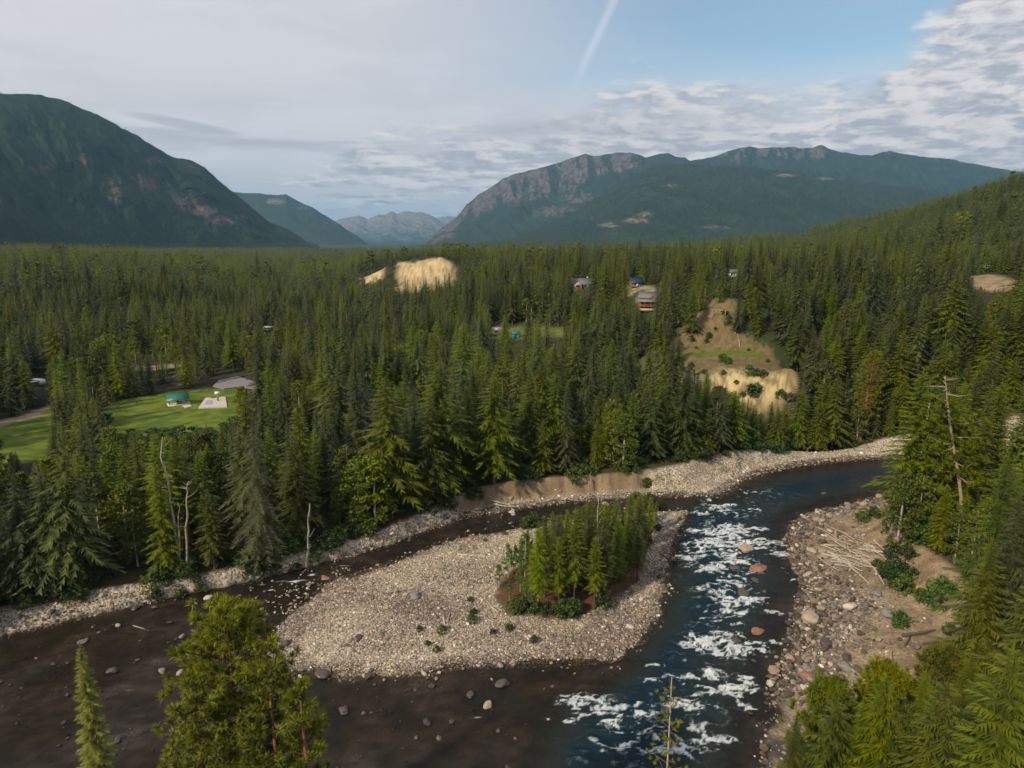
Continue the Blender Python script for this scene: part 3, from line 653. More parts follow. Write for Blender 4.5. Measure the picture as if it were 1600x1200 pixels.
mountain('mountain', [(500, 356), (530, 343), (545, 339), (560, 336), (574, 342), (591, 335), (602, 336), (613, 330), (621, 334), (631, 331), (658, 331), (668, 334), (675, 338), (692, 347), (705, 352), (740, 368), (780, 380)],
    lambda p: 19000 + 0 * p, 0, lambda p: 15500 + 0 * p, lambda v: v, .35, 34, lambda px, py, v, n, n2: .25 + .55 * v + .4 * (n - .5),
    'pale distant rocky peaks at the end of the valley', cols=240, rows=60, rockc=(.22, .19, .17), seed=37)
mountain('mountain', [(640, 350), (665, 346), (680, 340), (700, 338), (716, 340), (750, 346), (800, 350)],
    lambda p: 27000 + 0 * p, 0, lambda p: 24000 + 0 * p, lambda v: v, .35, 34, lambda px, py, v, n, n2: .4 + .3 * v + 0 * n,
    'faintest farthest ridge showing behind the pale distant peaks', cols=120, rows=30, rockc=(.22, .19, .17), seed=41)
def massif_rock(px, py, v, n, n2):
    ridgey = np.interp(px, [668, 712, 749, 786, 867, 915, 989, 1045, 1171, 1284, 1389, 1576], [377, 340, 303, 279, 256, 240, 238, 239, 228, 226, 235, 266])
    below = py - ridgey
    band = np.interp(px, [668, 720, 800, 900, 960, 1010, 1045, 1100, 1171, 1284, 1320, 1400, 1576], [14, 30, 44, 50, 32, 20, 12, 8, 20, 15, 5, 3, 0])
    r = sst(band - below + (n2 - .5) * 26, -6, 10) * (.55 + .55 * n)
    sp = spots([(800, 300, 60, 18, .7), (860, 330, 40, 14, .5), (1165, 245, 22, 14, .9), (1235, 240, 26, 9, .9), (1280, 240, 16, 8, .9), (900, 310, 40, 10, .5), (760, 345, 30, 10, .45)])(px, py, v, n, n2)
    r *= np.interp(py - ridgey, [0, 40, 70], [1, .8, .55])
    rib = ridged(px / 15 + v * 1.4 + n2 * .8, v * 2.6, 4, 77); return np.maximum(r, sp) * (.05 + 1.15 * sst(rib, .48, .80))
mountain('mountain', [(655, 384), (668, 377), (678, 365), (695, 352), (712, 340), (729, 320), (749, 303), (766, 293), (786, 279), (805, 272), (827, 266), (867, 256), (894, 247), (915, 240), (928, 244), (942, 242), (965, 238), (989, 238), (1000, 243), (1009, 246), (1029, 241), (1045, 239), (1056, 245), (1070, 246), (1077, 251), (1095, 249), (1111, 246), (1141, 235), (1171, 228), (1185, 232), (1219, 230), (1242, 230), (1249, 233), (1269, 231), (1284, 226), (1294, 231), (1306, 236), (1347, 242), (1364, 242), (1389, 235), (1424, 243), (1482, 248), (1526, 257), (1576, 266), (1700, 285), (1900, 300)],
    lambda p: 8600 + 0 * p, 0, lambda p: 6400 + 0 * p, lambda v: v ** .85, .26, 62, massif_rock,
    'broad rocky massif with reddish summits above the middle of the valley', cols=760, rows=110, rockc=(.105, .092, .090), base=(.022, .044, .036), base2=(.038, .064, .046), seed=53, gul=1.5)
mountain('mountain', [(720, 384), (800, 374), (850, 356), (900, 330), (940, 304), (965, 288), (990, 274), (1016, 263), (1060, 257), (1110, 259), (1161, 261), (1222, 266), (1279, 274), (1330, 285), (1431, 294), (1465, 303), (1560, 330), (1700, 360), (1900, 380)],
    lambda p: 6600 + 0 * p, 0, lambda p: 3900 + 0 * p, lambda v: v ** .9, .15, 120, spots([(995, 345, 24, 5, .8), (950, 352, 20, 5, .75), (1230, 274, 18, 3, .95), (1290, 279, 16, 3, .9), (1010, 335, 16, 5, .6), (920, 340, 24, 5, .4), (1115, 355, 30, 3, .5), (1050, 290, 14, 5, .45)]),
    'green forested shoulder in front of the rocky massif', cols=640, rows=120, base=(.026, .052, .036), base2=(.050, .080, .042), rockc=(.20, .15, .13), seed=67)

# ------------------------------------------------------------------ haze
hz = MB().box((0, 16000, 400), (70000, 38000, 1700)).mesh('haze', None)
def hm(w):
    v = w.n('ShaderNodeVolumePrincipled'); v.inputs['Color'].default_value = (.32, .66, 1.0, 1); v.inputs['Density'].default_value = 3.6e-5
    v.inputs['Anisotropy'].default_value = .1
    o = w.n('ShaderNodeOutputMaterial'); w.nt.links.new(v.outputs[0], o.inputs['Volume'])
hz.materials.append(mat('haze_air', hm)); 
tag(link('haze', hz), 'thin blue valley haze', kind='stuff')

# ------------------------------------------------------------------ trees: shapes
def tri_arr(A, B, C_):
    V = np.stack([A, B, C_], 1).reshape(-1, 3); return V, np.arange(len(V)).reshape(-1, 3)
def conifer(h, r, nb, tw, seed, start=.12, up=.25, droop=.35, pw=.85, wid=.34, rag=.3, lean=0, top=1.0):
    """whorled conifer: every branch is a drooping spray of flat twigs"""
    g = np.random.default_rng(seed)
    k = np.arange(nb); t = (k + g.random(nb)) / nb                     # 0 bottom .. 1 top
    t = t ** .92
    ang = k * 2.39996 + g.normal(0, .25, nb); z0 = h * (start + (1 - start) * t * .985)
    L = r * ((1 - t) ** pw) * (.70 + .30 * np.clip(t * 7, 0, 1)) * (1 + rag * g.normal(0, .6, nb)).clip(.35, 1.6) + .18
    el = up * (t - .45) * 1.4; dr = droop * (1 - .5 * t)
    s = (np.arange(tw) + .6) / tw                                       # along the branch
    S, K = np.meshgrid(s, k); S = (S + g.normal(0, .03, S.shape)).clip(.05, 1)
    def spine(S_):
        rad = L[K] * S_; z = z0[K] + L[K] * (el[K] * S_ - dr[K] * S_ ** 1.8)
        return np.stack([np.cos(ang[K]) * rad, np.sin(ang[K]) * rad, z], -1)
    hw = wid * 1.35 / tw
    P0 = spine((S - hw).clip(0, 1)); P1 = spine((S + hw).clip(0, 1.04)); out = []
    for side in (-1., 1.):
        fl = (.30 * L[K] * (1.25 - .95 * S) + .14) * (1 + g.normal(0, .22, S.shape)).clip(.4, 1.7)
        a2 = ang[K] + side * (1.15 - .45 * S + g.normal(0, .12, S.shape))
        tip = P1 + np.stack([np.cos(a2) * fl, np.sin(a2) * fl, -fl * (.22 + .30 * g.random(S.shape))], -1)
        out.append((P0.reshape(-1, 3), P1.reshape(-1, 3), tip.reshape(-1, 3)) if side > 0 else (P1.reshape(-1, 3), P0.reshape(-1, 3), tip.reshape(-1, 3)))
    A = np.concatenate([o[0] for o in out]); B = np.concatenate([o[1] for o in out]); Cc = np.concatenate([o[2] for o in out])
    # leader
    q = np.array([[.14, 0, 0], [-.07, .12, 0], [-.07, -.12, 0]]); zt = np.array([0, 0, h * .95])
    A = np.vstack([A, q[0] + zt, q[1] + zt, q[2] + zt]); B = np.vstack([B, q[1] + zt, q[2] + zt, q[0] + zt]); Cc = np.vstack([Cc, [[0, 0, h * 1.02]] * 3])
    V, F = tri_arr(A, B, Cc)
    V[:, 0] += lean * V[:, 2] ** 1.3 / h
    return V, F
def tufts(cent, axis_, n, ln, wd, seed, spread=.9):
    """needle tufts: n blades fanning from each centre"""
    g = np.random.default_rng(seed); m = len(cent)
    d = g.normal(0, 1, (m, n, 3)) * spread + axis_[:, None] * 1.0
    d /= np.linalg.norm(d, axis=2)[..., None]
    l = ln * (.7 + .6 * g.random((m, n, 1)))
    sd = np.cross(d, g.normal(0, 1, (m, n, 3))); sd /= np.linalg.norm(sd, axis=2)[..., None] + 1e-9
    c = np.broadcast_to(cent[:, None], d.shape)
    return (c - sd * wd / 2 + d * l * .1).reshape(-1, 3), (c + sd * wd / 2 + d * l * .1).reshape(-1, 3), (c + d * l).reshape(-1, 3)
def pine(h, r, nb, per, blades, seed, start=.35, ln=.45, wd=.16, el=.25, pw=.55, lump=.35, axisup=.6):
    """open pine: branches carrying rounded needle tufts"""
    g = np.random.default_rng(seed); k = np.arange(nb); t = (k + g.random(nb)) / nb
    ang = k * 2.39996 + g.normal(0, .3, nb); z0 = h * (start + (1 - start) * t * .97)
    L = r * (1 - t ** 2.2) ** pw * (.75 + .25 * np.clip(t * 5, 0, 1)) * (1 + lump * g.normal(0, .7, nb)).clip(.35, 1.5) + .15
    S, K = np.meshgrid(np.linspace(.45, 1, per), k); S = (S + g.normal(0, .08, S.shape)).clip(.2, 1.05)
    off = g.normal(0, 1, (nb, per)) * .22 * L[K]
    rad = L[K] * S; z = z0[K] + L[K] * (el * S + .25 * S * S) * (.3 + .9 * t[K]) + g.normal(0, .12, S.shape) * L[K]
    c = np.stack([np.cos(ang[K]) * rad - np.sin(ang[K]) * off, np.sin(ang[K]) * rad + np.cos(ang[K]) * off, z], -1).reshape(-1, 3)
    ax = np.stack([np.cos(ang[K]), np.sin(ang[K]), 0 * S + axisup], -1).reshape(-1, 3)
    c = np.vstack([c, [[0, 0, h * .985], [.1, 0, h * .95], [-.1, .1, h * .94]]]); ax = np.vstack([ax, [[0, 0, 1]] * 3])
    V, F = tri_arr(*tufts(c, ax, blades, ln, wd, seed + 1))
    wood = [(np.array([0, 0, z0[i]]), np.array([math.cos(ang[i]) * L[i] * .9, math.sin(ang[i]) * L[i] * .9, z0[i] + L[i] * (el * .9 + .2) * (.3 + .9 * t[i])])) for i in range(nb)]
    return V, F, wood
def broadleaf(h, r, ncl, nl, seed, start=.22, leaf=.30, cr=1.0, top=.9):
    g = np.random.default_rng(seed)
    t = g.random(ncl) ** .85; ang = g.random(ncl) * 6.283; rr = np.sqrt(g.random(ncl)) * .55 + .45
    prof = np.sin(np.pi * np.clip(t * .86 + .12, 0, 1)) ** .55 * (1 - .35 * t)
    lob = 1 + .25 * np.sin(ang * 3 + seed) * np.sin(t * 9 + seed)
    c = np.stack([np.cos(ang) * r * rr * prof * lob, np.sin(ang) * r * rr * prof * lob, h * (start + (1 - start) * t * .97)], 1)
    sz = cr * (.6 + .7 * g.random(ncl))
    d = g.normal(0, 1, (ncl, nl, 3)); d /= np.linalg.norm(d, axis=2)[..., None]; d[..., 2] *= .7
    p = c[:, None] + d * (sz[:, None] * g.random((ncl, nl)) ** .45)[..., None]
    a = g.normal(0, 1, (ncl, nl, 3)); a /= np.linalg.norm(a, axis=2)[..., None]
    b = np.cross(a, d + g.normal(0, .4, d.shape)); b /= np.linalg.norm(b, axis=2)[..., None] + 1e-9
    s_ = leaf * (.6 + .7 * g.random((ncl, nl, 1)))
    V, F = tri_arr((p - a * s_ * .6).reshape(-1, 3), (p + a * s_ * .5 - b * s_ * .45).reshape(-1, 3), (p + a * s_ * .4 + b * s_ * .6).reshape(-1, 3))
    return V, F, c
def trunk_mb(h, r, lean=0, bend=0, k=7, seed=0, top=.97):
    g = np.random.default_rng(seed); n = 7; t = np.linspace(0, top, n)
    P = np.stack([lean * (h * t) ** 1.3 / h + bend * np.sin(t * 3) , bend * .6 * np.sin(t * 4 + 1) - bend * .5, h * t - .8 * (t == 0)], 1); P[0, :2] = P[1, :2] * 0
    m = MB(); m.tube(P, r * (1 - t) ** .85 + .03 + .25 * r * np.exp(-t * 40), k); return m
def mesh_of(name, V, F, m): return mk_mesh(name, V, [F], [m])
def joined(name, crown, cm, trunk, tm):
    tv = np.vstack(trunk.v); F4 = np.vstack(trunk.f4); n0 = len(crown[0]); F3 = [crown[1]] + ([np.vstack(trunk.f3) + n0] if trunk.f3 else [])
    f3 = np.vstack(F3); fm = [0] * len(crown[1]) + [1] * (len(f3) - len(crown[1])) + [1] * len(F4)
    return mk_mesh(name, np.vstack([crown[0], tv]), [f3, F4 + n0], [cm, tm], fm)
# every kind: near shapes (crown, trunk) of unit design height, used at scale
KIND = {}
def add_kind(kind, H, gen, gen_mid, gen_low, cm, tm, tr, n_near=3, n_mid=3, n_low=2, trs=.012):
    K = dict(H=H, near=[], mid=[], low=[])
    for i in range(n_near):
        c = gen(i); t = trunk_mb(H, tr, 0, .12, 7, i)
        K['near'].append((mesh_of('crown', c[0], c[1], cm), t.mesh('trunk', tm, True), (c[0], c[1]), t))
    K['nearj'] = [joined('tree_shape', k[2], cm, k[3], tm) for k in K['near']]
    for i in range(n_mid):
        c = gen_mid(i); K['mid'].append(joined('tree_shape', c[:2], cm, trunk_mb(H, tr, 0, .1, 4, i), tm))
    for i in range(n_low):
        c = gen_low(i); K['low'].append(mesh_of('tree_shape', c[0], c[1], cm))
    KIND[kind] = K
def cset(H, r, seed, near, mid, low, **k):
    return (lambda i: conifer(H, r * (1 + .12 * (i - 1)), near[0], near[1], seed + i, .08 + .05 * i, **k), lambda i: conifer(H, r * 1.05, mid[0], mid[1], seed + 10 + i, .06, **k), lambda i: conifer(H, r * 1.1, low[0], low[1], seed + 20 + i, .02, **k))
add_kind('fir_tree', 25, *cset(25, 4.5, 10, (175, 10), (90, 6), (46, 3), wid=.52, rag=.42, pw=.68, up=.3, droop=.32), M['fir'], M['bark'], .30)
add_kind('spruce_tree', 27, *cset(27, 4.0, 40, (185, 10), (92, 6), (46, 3), wid=.50, rag=.42, pw=.80, up=.14, droop=.5), M['spruce'], M['bark'], .30)
add_kind('larch_tree', 24, *cset(24, 3.3, 70, (185, 9), (90, 6), (44, 3), wid=.50, rag=.32, pw=.66, up=.4, droop=.2), M['larch'], M['bark'], .24)
add_kind('pine_tree', 18, lambda i: conifer(18, 1.9 + .25 * i, 90, 7, 100 + i, .22 + .10 * i, wid=.48, rag=.55, pw=.50, up=.55, droop=.12), lambda i: conifer(18, 2.2, 50, 5, 110 + i, .25, wid=.5, rag=.5, pw=.5, up=.5, droop=.1),
         lambda i: conifer(18, 2.3, 30, 3, 120 + i, .15, wid=.5, rag=.4, pw=.5, up=.5), M['pine'], M['bark'], .16)
add_kind('broadleaf_tree', 17, lambda i: broadleaf(17, 3.6, 95, 34, 130 + i, .14, .42, 1.15)[:2],
         lambda i: broadleaf(17, 3.8, 46, 16, 140 + i, .12, .75, 1.3)[:2], lambda i: broadleaf(17, 4, 22, 10, 150 + i, .08, 1.3, 1.5)[:2], M['leaf'], M['palebark'], .26)
add_kind('birch_tree', 12, lambda i: broadleaf(12, 1.9, 60, 26, 160 + i, .22, .30, .75)[:2],
         lambda i: broadleaf(12, 2.0, 30, 14, 170 + i, .2, .5, .9)[:2], lambda i: broadleaf(12, 2.1, 14, 8, 180 + i, .15, .9, 1.0)[:2], M['birch'], M['palebark'], .12)
add_kind('bush', 2.4, lambda i: broadleaf(2.4, 1.6, 34, 24, 190 + i, .05, .26, .55)[:2],
         lambda i: broadleaf(2.4, 1.7, 18, 14, 195 + i, .05, .42, .6)[:2], lambda i: broadleaf(2.4, 1.7, 10, 8, 198 + i, .05, .7, .7)[:2], M['bush'], M['bark'], .06)
def fine(kind, gen, cm, tm, tr):
    K = KIND[kind]; K['fine'] = []
    for i in range(2):
        c = gen(i); t = trunk_mb(K['H'], tr, 0, .12, 8, 60 + i); K['fine'].append((mesh_of('crown', c[0], c[1], cm), t.mesh('trunk', tm, True)))
fine('fir_tree', lambda i: conifer(25, 4.4, 230, 15, 1010 + i, .10, wid=.42, rag=.5, pw=.68, up=.3, droop=.35), M['fir'], M['bark'], .3)
fine('spruce_tree', lambda i: conifer(27, 3.9, 240, 15, 1020 + i, .10, wid=.42, rag=.5, pw=.8, up=.14, droop=.5), M['spruce'], M['bark'], .3)
fine('larch_tree', lambda i: conifer(24, 3.3, 240, 14, 1030 + i, .12, wid=.42, rag=.45, pw=.62, up=.4, droop=.25), M['larch'], M['bark'], .24)
fine('pine_tree', lambda i: conifer(18, 1.75, 170, 10, 1040 + i, .26, wid=.42, rag=.6, pw=.50, up=.6, droop=.12), M['pine'], M['bark'], .16)

def stuff_scatter(name, label, meshes, P, scale, rot, idx, kind='stuff', tilt=None):
    """one object holding a great many small repeats, spread with geometry nodes"""
    c = bpy.data.collections.new(name + '_shapes')
    for i, me in enumerate(meshes): c.objects.link(bpy.data.objects.new('%s_shape_%02d' % (name, i), me))
    me = bpy.data.meshes.new(name); me.vertices.add(len(P)); me.vertices.foreach_set('co', np.asarray(P, np.float32).ravel())
    def at(n, t, v, f): a = me.attributes.new(n, t, 'POINT'); a.data.foreach_set(f, v)
    S = np.asarray(scale, np.float32); S = S if S.ndim == 2 else np.repeat(S[:, None], 3, 1)
    Rr = np.zeros((len(P), 3), np.float32); Rr[:, 2] = rot
    if tilt is not None: Rr[:, :2] = tilt
    at('s', 'FLOAT_VECTOR', S.ravel(), 'vector'); at('r', 'FLOAT_VECTOR', Rr.ravel(), 'vector'); at('v', 'INT', np.asarray(idx, np.int32), 'value')
    g = bpy.data.node_groups.new(name, 'GeometryNodeTree')
    g.interface.new_socket('Geometry', in_out='INPUT', socket_type='NodeSocketGeometry'); g.interface.new_socket('Geometry', in_out='OUTPUT', socket_type='NodeSocketGeometry')
    N = g.nodes; gi = N.new('NodeGroupInput'); go = N.new('NodeGroupOutput'); ip = N.new('GeometryNodeInstanceOnPoints'); ci = N.new('GeometryNodeCollectionInfo')
    ci.inputs['Collection'].default_value = c; ci.inputs['Separate Children'].default_value = True; ci.inputs['Reset Children'].default_value = True
    def na(n, t): x = N.new('GeometryNodeInputNamedAttribute'); x.data_type = t; x.inputs[0].default_value = n; return next(s for s in x.outputs if s.enabled)
    K = g.links.new; K(gi.outputs[0], ip.inputs['Points']); K(ci.outputs[0], ip.inputs['Instance']); ip.inputs['Pick Instance'].default_value = True
    K(na('v', 'INT'), ip.inputs['Instance Index']); K(na('s', 'FLOAT_VECTOR'), ip.inputs['Scale'])
    er = N.new('FunctionNodeEulerToRotation'); K(na('r', 'FLOAT_VECTOR'), er.inputs[0]); K(er.outputs[0], ip.inputs['Rotation'])
    K(ip.outputs[0], go.inputs[0])
    o = link(name, me); md = o.modifiers.new('scatter', 'NODES'); md.node_group = g
    return tag(o, label, kind=kind)

# ------------------------------------------------------------------ trees: where they stand
KEEP = [  # parts of the view the trees leave open (in photo pixels): lawn, car park, bluffs, houses, dry slope, river side
    [(-20, 672), (0, 665), (60, 645), (80, 652), (72, 700), (-20, 706)],
    [(160, 650), (185, 630), (250, 620), (300, 610), (372, 598), (378, 628), (366, 650), (300, 666), (180, 668)],
    [(340, 592), (375, 587), (413, 600), (412, 611), (345, 609)],
    [(626, 410), (706, 409), (709, 418), (690, 422), (660, 427), (628, 429)], [(570, 433), (584, 425), (597, 420), (596, 426), (572, 437)],
    [(895, 434), (922, 434), (922, 446), (895, 447)], [(986, 432), (1000, 432), (1001, 441), (986, 441)], [(984, 448), (1022, 450), (1023, 481), (1003, 481)],
    [(794, 511), (817, 511), (817, 531), (794, 531)], [(766, 506), (785, 506), (785, 522), (766, 522)], [(845, 514), (880, 510), (880, 524), (850, 524)],
    [(48, 582), (74, 582), (74, 603), (48, 603)], [(412, 508), (428, 508), (428, 518), (412, 518)], [(1115, 422), (1119, 422), (1119, 430), (1115, 430)], [(1140, 424), (1152, 424), (1152, 430), (1140, 430)],
    [(1064, 520), (1112, 472), (1146, 472), (1148, 520), (1188, 545), (1196, 575), (1240, 600), (1236, 626), (1186, 626), (1126, 600), (1108, 575), (1072, 560), (1064, 548)],
    [(1522, 425), (1560, 430), (1600, 442), (1600, 452), (1522, 446)],
    [(1180, 712), (1245, 700), (1330, 696), (1406, 700), (1404, 722), (1376, 770), (1372, 800), (1382, 850), (1425, 852), (1475, 885), (1515, 935), (1515, 1005), (1470, 1042), (1400, 1050), (1290, 1080), (1250, 1133), (1240, 1200), (0, 1200), (0, 960), (200, 925), (400, 895), (600, 845), (720, 795), (1000, 752)],
]
KEEP = [np.array(k, float) for k in KEEP]
SKY_X = [-400, 0, 200, 450, 560, 608, 625, 660, 700, 900, 1000, 1100, 1170, 1250, 1280, 1350, 1450, 1520, 1600, 1900]
SKY_Y = [378, 378, 379, 381, 382, 388, 384, 378, 376, 376, 371, 371, 366, 367, 352, 336, 311, 289, 263, 200]
def clears(x, y, z, h, r):
    ok = np.ones(len(x), bool)
    px0, py0, d = project(x, y, z); w = FPX * r / d
    for k, fr in enumerate((.12, .3, .5, .7, .86, .98)):
        px, py, _ = project(x, y, z + h * fr)
        for s in (-1, 0, 1):
            q = px + s * w * (1 - fr) * .55
            for Kp in KEEP: ok &= ~inpoly(q, py, Kp)
    px, py, _ = project(x, y, z + h)
    ok &= py > np.interp(px, SKY_X, SKY_Y) - 5 + 5 * vnoise(px / 5, px * 0, 9)
    return ok
def blocked_ground(x, y):
    b = np.zeros(len(x), bool)
    for P, m in ((LAWN_A, 1), (LAWN_B, 1), (TRACK, 1), (CARPARK, 4), (SLOPE, 2), (CLIFF, 1), (CLEAR_R, 2), (HOUSEPAD, 3), (YARD, 1), (ROAD_T, 1), (FARBLUFF, 2), (BLUFF_B, 1)):
        b |= sdist(x, y, P) > -m
    nr = (np.abs(x) < 470) & (y < 330)
    sf = sdist(x[nr], y[nr], FOREST_FAR); st = sdist(x[nr], y[nr], TERRACE)
    b[nr] |= ~((sf > .8) | (st > 1.2))
    return b
HOUSES_AT = [hit(908, 455), hit(993, 446), hit(1013, 480), hit(805, 529), hit(776, 521), hit(61, 602), hit(420, 517), hit(1117, 434), hit(1146, 434), hit(280, 632)]
def scatter_pts(y0, y1, sp, dens=1.0, jit=.48):
    gy_ = np.arange(y0, y1, sp); P = []
    for yy in gy_:
        w = yy * .86 + 25; xs = np.arange(-w, w, sp); P.append(np.stack([xs, np.full(len(xs), yy)], 1))
    P = np.vstack(P); P += (rng.random(P.shape) - .5) * 2 * jit * sp
    if sp > 4 and y1 < 1500: P = P[rng.random(len(P)) < np.clip(.25 + 1.45 * fbm(P[:, 0] / (sp * 3.2), P[:, 1] / (sp * 3.2), 2, 808), 0, 1)]
    return P
def choose(x, y, z, D):
    """stand composition by place"""
    n = len(x); u = rng.random(n); a = fbm(x / 45, y / 45, 3, 201); b = fbm(x / 70, y / 70, 3, 211); c = fbm(x / 22, y / 22, 2, 221)
    k = np.where(u < .50, 0, np.where(u < .74, 1, 2))                       # fir, spruce, larch
    k = np.where((a > .56) & (u < .75), 2, k); k = np.where((a < .42) & (u < .55), 1, k)
    k = np.where((b > .62) & (u > .35) & (u < .7), 3, k)
    k = np.where((c > .67) & (u < .6), 4, k)
    px, py, _ = project(x, y, z)
    lt = (px < 380) & (py > 740) & (py < 1000); k = np.where(lt & (u < .42), 4, k)     # cottonwoods on the left bank
    bi = (px > 560) & (px < 700) & (py > 640) & (py < 740); k = np.where(bi & (u < .5), 5, k)
    rt = (px > 1400) & (py > 640); k = np.where(rt & (u < .18), 4, k)
    rt = (px > 1400) & (py > 640); k = np.where(rt & (u > .75), 3, k)
    rt = (px > 1400) & (py > 640); k = np.where(rt & (u > .5) & (u < .75), 2, k); k = np.where((D < 112) & (k == 4), 2, k)
    return k
KN = ['fir_tree', 'spruce_tree', 'larch_tree', 'pine_tree', 'broadleaf_tree', 'birch_tree', 'bush']
Hd = np.array([KIND[k]['H'] for k in KN], float)
rad = np.array([3.6, 3.0, 2.8, 1.9, 3.8, 2.0, 1.7])
def stand(P, hmean, hsd, scale_lod):
    P = P[~blocked_ground(P[:, 0], P[:, 1])]
    for q in HOUSES_AT: P = P[np.hypot(P[:, 0] - q[0], P[:, 1] - q[1]) > 7]
    z = land(P[:, 0], P[:, 1]); D = np.hypot(P[:, 0], P[:, 1])
    px, py, dd = project(P[:, 0], P[:, 1], z)
    ok = (px > -230) & (px < 1830) & ((D > 88) | ((px > 1180) & (D > 46))); P, z, D = P[ok], z[ok], D[ok]
    k = choose(P[:, 0], P[:, 1], z, D)
    h = Hd[k] * (hmean + hsd * rng.normal(0, 1, len(P))).clip(.45, 1.35) * (1 - .25 * (fbm(P[:, 0] / 30, P[:, 1] / 30, 2, 231) > .58))
    rt_ = (px[ok] > 1385) & (P[:, 1] < 185) & (P[:, 1] > 112); h = np.where(rt_, h * 1.38, h)
    ok = np.zeros(len(P), bool)
    for f in (1, .85, .7, .55, .42):
        c = clears(P[:, 0], P[:, 1], z, h * f, rad[k] * f) & ~ok
        h = np.where(c, h * f, h); ok |= c
    return np.stack([P[:, 0], P[:, 1], z, h, k, D], 1)[ok]
T = np.vstack([stand(scatter_pts(100, 185, 6.0) + [3, 3], .8, .2, 0) if 0 else np.zeros((0, 6)), stand((lambda q: q[(q[:, 0] > 70)])(scatter_pts(95, 190, 7.0) + [2.5, 2.5]), .8, .2, 0), stand(scatter_pts(30, 260, 5.6), .76, .24, 0), stand(scatter_pts(260, 480, 6.6), .69, .22, 0), stand(scatter_pts(480, 1000, 8.2), .78, .2, 0),
               stand(scatter_pts(1000, 2000, 12.0), 1.0, .12, 0), stand(scatter_pts(2000, 3600, 20.0), 1.0, .12, 0)])
# under-storey bushes: bank edges, rough slope under the lawn, terrace edge
def bushes(P, h0):
    z = land(P[:, 0], P[:, 1]); h = h0 * (.6 + .8 * rng.random(len(P)))
    return np.stack([P[:, 0], P[:, 1], z, h, np.full(len(P), 6.), np.hypot(P[:, 0], P[:, 1])], 1)
B = []
P = scatter_pts(80, 230, 1.9); nrm = (np.abs(P[:, 0]) < 230); P = P[nrm]
sf = sdist(P[:, 0], P[:, 1], FOREST_FAR); sr_ = -sdist(P[:, 0], P[:, 1], RIVER); st_ = sdist(P[:, 0], P[:, 1], TERRACE)
px_, py_, _ = project(P[:, 0], P[:, 1], P[:, 0] * 0 + 2)
u = rng.random(len(P)); pk = fbm(P[:, 0] / 9, P[:, 1] / 9, 2, 301)
left = px_ < 700
sel = ((sf > -.8) & (sf < 7) & (u < np.where(left, .75, .25) * (pk > .40))) | ((st_ > 1) & (st_ < 9) & (u < .35)) 
B.append(bushes(P[sel], 2.6))
RP = hits([(150, 660), (240, 655), (370, 660), (390, 720), (350, 800), (150, 800), (100, 700)])
P = scatter_pts(130, 260, 2.6); sel = (sdist(P[:, 0], P[:, 1], RP) > 0) & (rng.random(len(P)) < .75); P = P[sel]
bb = bushes(P, 2.6); bb = bb[clears(bb[:, 0], bb[:, 1], bb[:, 2], bb[:, 3], bb[:, 3] * .5)]; B.append(bb)
# bushes on the dry slope and cliff foot
for a, b, n, s in [(1040, 640, 16, 14), (1100, 640, 12, 14), (1180, 620, 3, 4), (1230, 690, 8, 10), (1200, 700, 6, 12), (1060, 530, 3, 8), (1000, 585, 8, 16)]:
    q = hit(a, b); B.append(bushes(q[:2] + rng.normal(0, s / 3, (n, 2)), 2.8))
BU = np.vstack(B)
print('trees', len(T), 'bushes', len(BU))

# hillside trees of the big left mountain: small but their tops can be told from each other
LOWCONE = []
for i in range(3):
    V, F = conifer(22, 5.0, 12, 2, 400 + i, .0, wid=.5, rag=.2, pw=.8); LOWCONE.append(mesh_of('tree_shape', V, F, M['far']))
def flank_trees(seed, n, name, label, hs, rlim=.5):
    V, RK, rows = MV[seed]; cols = V.shape[1]; i = rng.random(n * 3) * (rows - 2); j = rng.random(n * 3) * (cols - 2)
    a, b = i.astype(int), j.astype(int); fa, fb = (i - a)[:, None], (j - b)[:, None]
    cell = np.linalg.norm(V[a, b] - V[a, b + 1], axis=1) * np.linalg.norm(V[a, b] - V[a + 1, b], axis=1)
    P = V[a, b] * (1 - fa) * (1 - fb) + V[a + 1, b] * fa * (1 - fb) + V[a, b + 1] * (1 - fa) * fb + V[a + 1, b + 1] * fa * fb
    px, py, _ = project(P[:, 0], P[:, 1], P[:, 2]); dn = fbm(P[:, 0] / 120, P[:, 1] / 120, 4, seed + 5)
    ok = (px > -80) & (px < 1680) & (rng.random(len(P)) < np.clip(1.35 - RK[a, b] * 1.7, .08, 1) * (.35 + .9 * dn)) & (rng.random(len(P)) < cell / np.percentile(cell, 80)); P = P[ok][:n]; m = len(P)
    s_ = hs * (.55 + .7 * rng.random(m)); stuff_scatter(name, label, LOWCONE, P - [0, 0, 2], np.stack([s_, s_, s_], 1), rng.random(m) * 6.28, rng.integers(0, 3, m))
flank_trees(11, 60000, 'mountain_forest', 'dark conifer forest on the flank of the left mountain', 1.15)
for i in range(3): LOWCONE[i].materials[0] = M['far']
flank_trees(67, 60000, 'shoulder_forest', 'conifer forest on the green shoulder in front of the massif', 1.5)

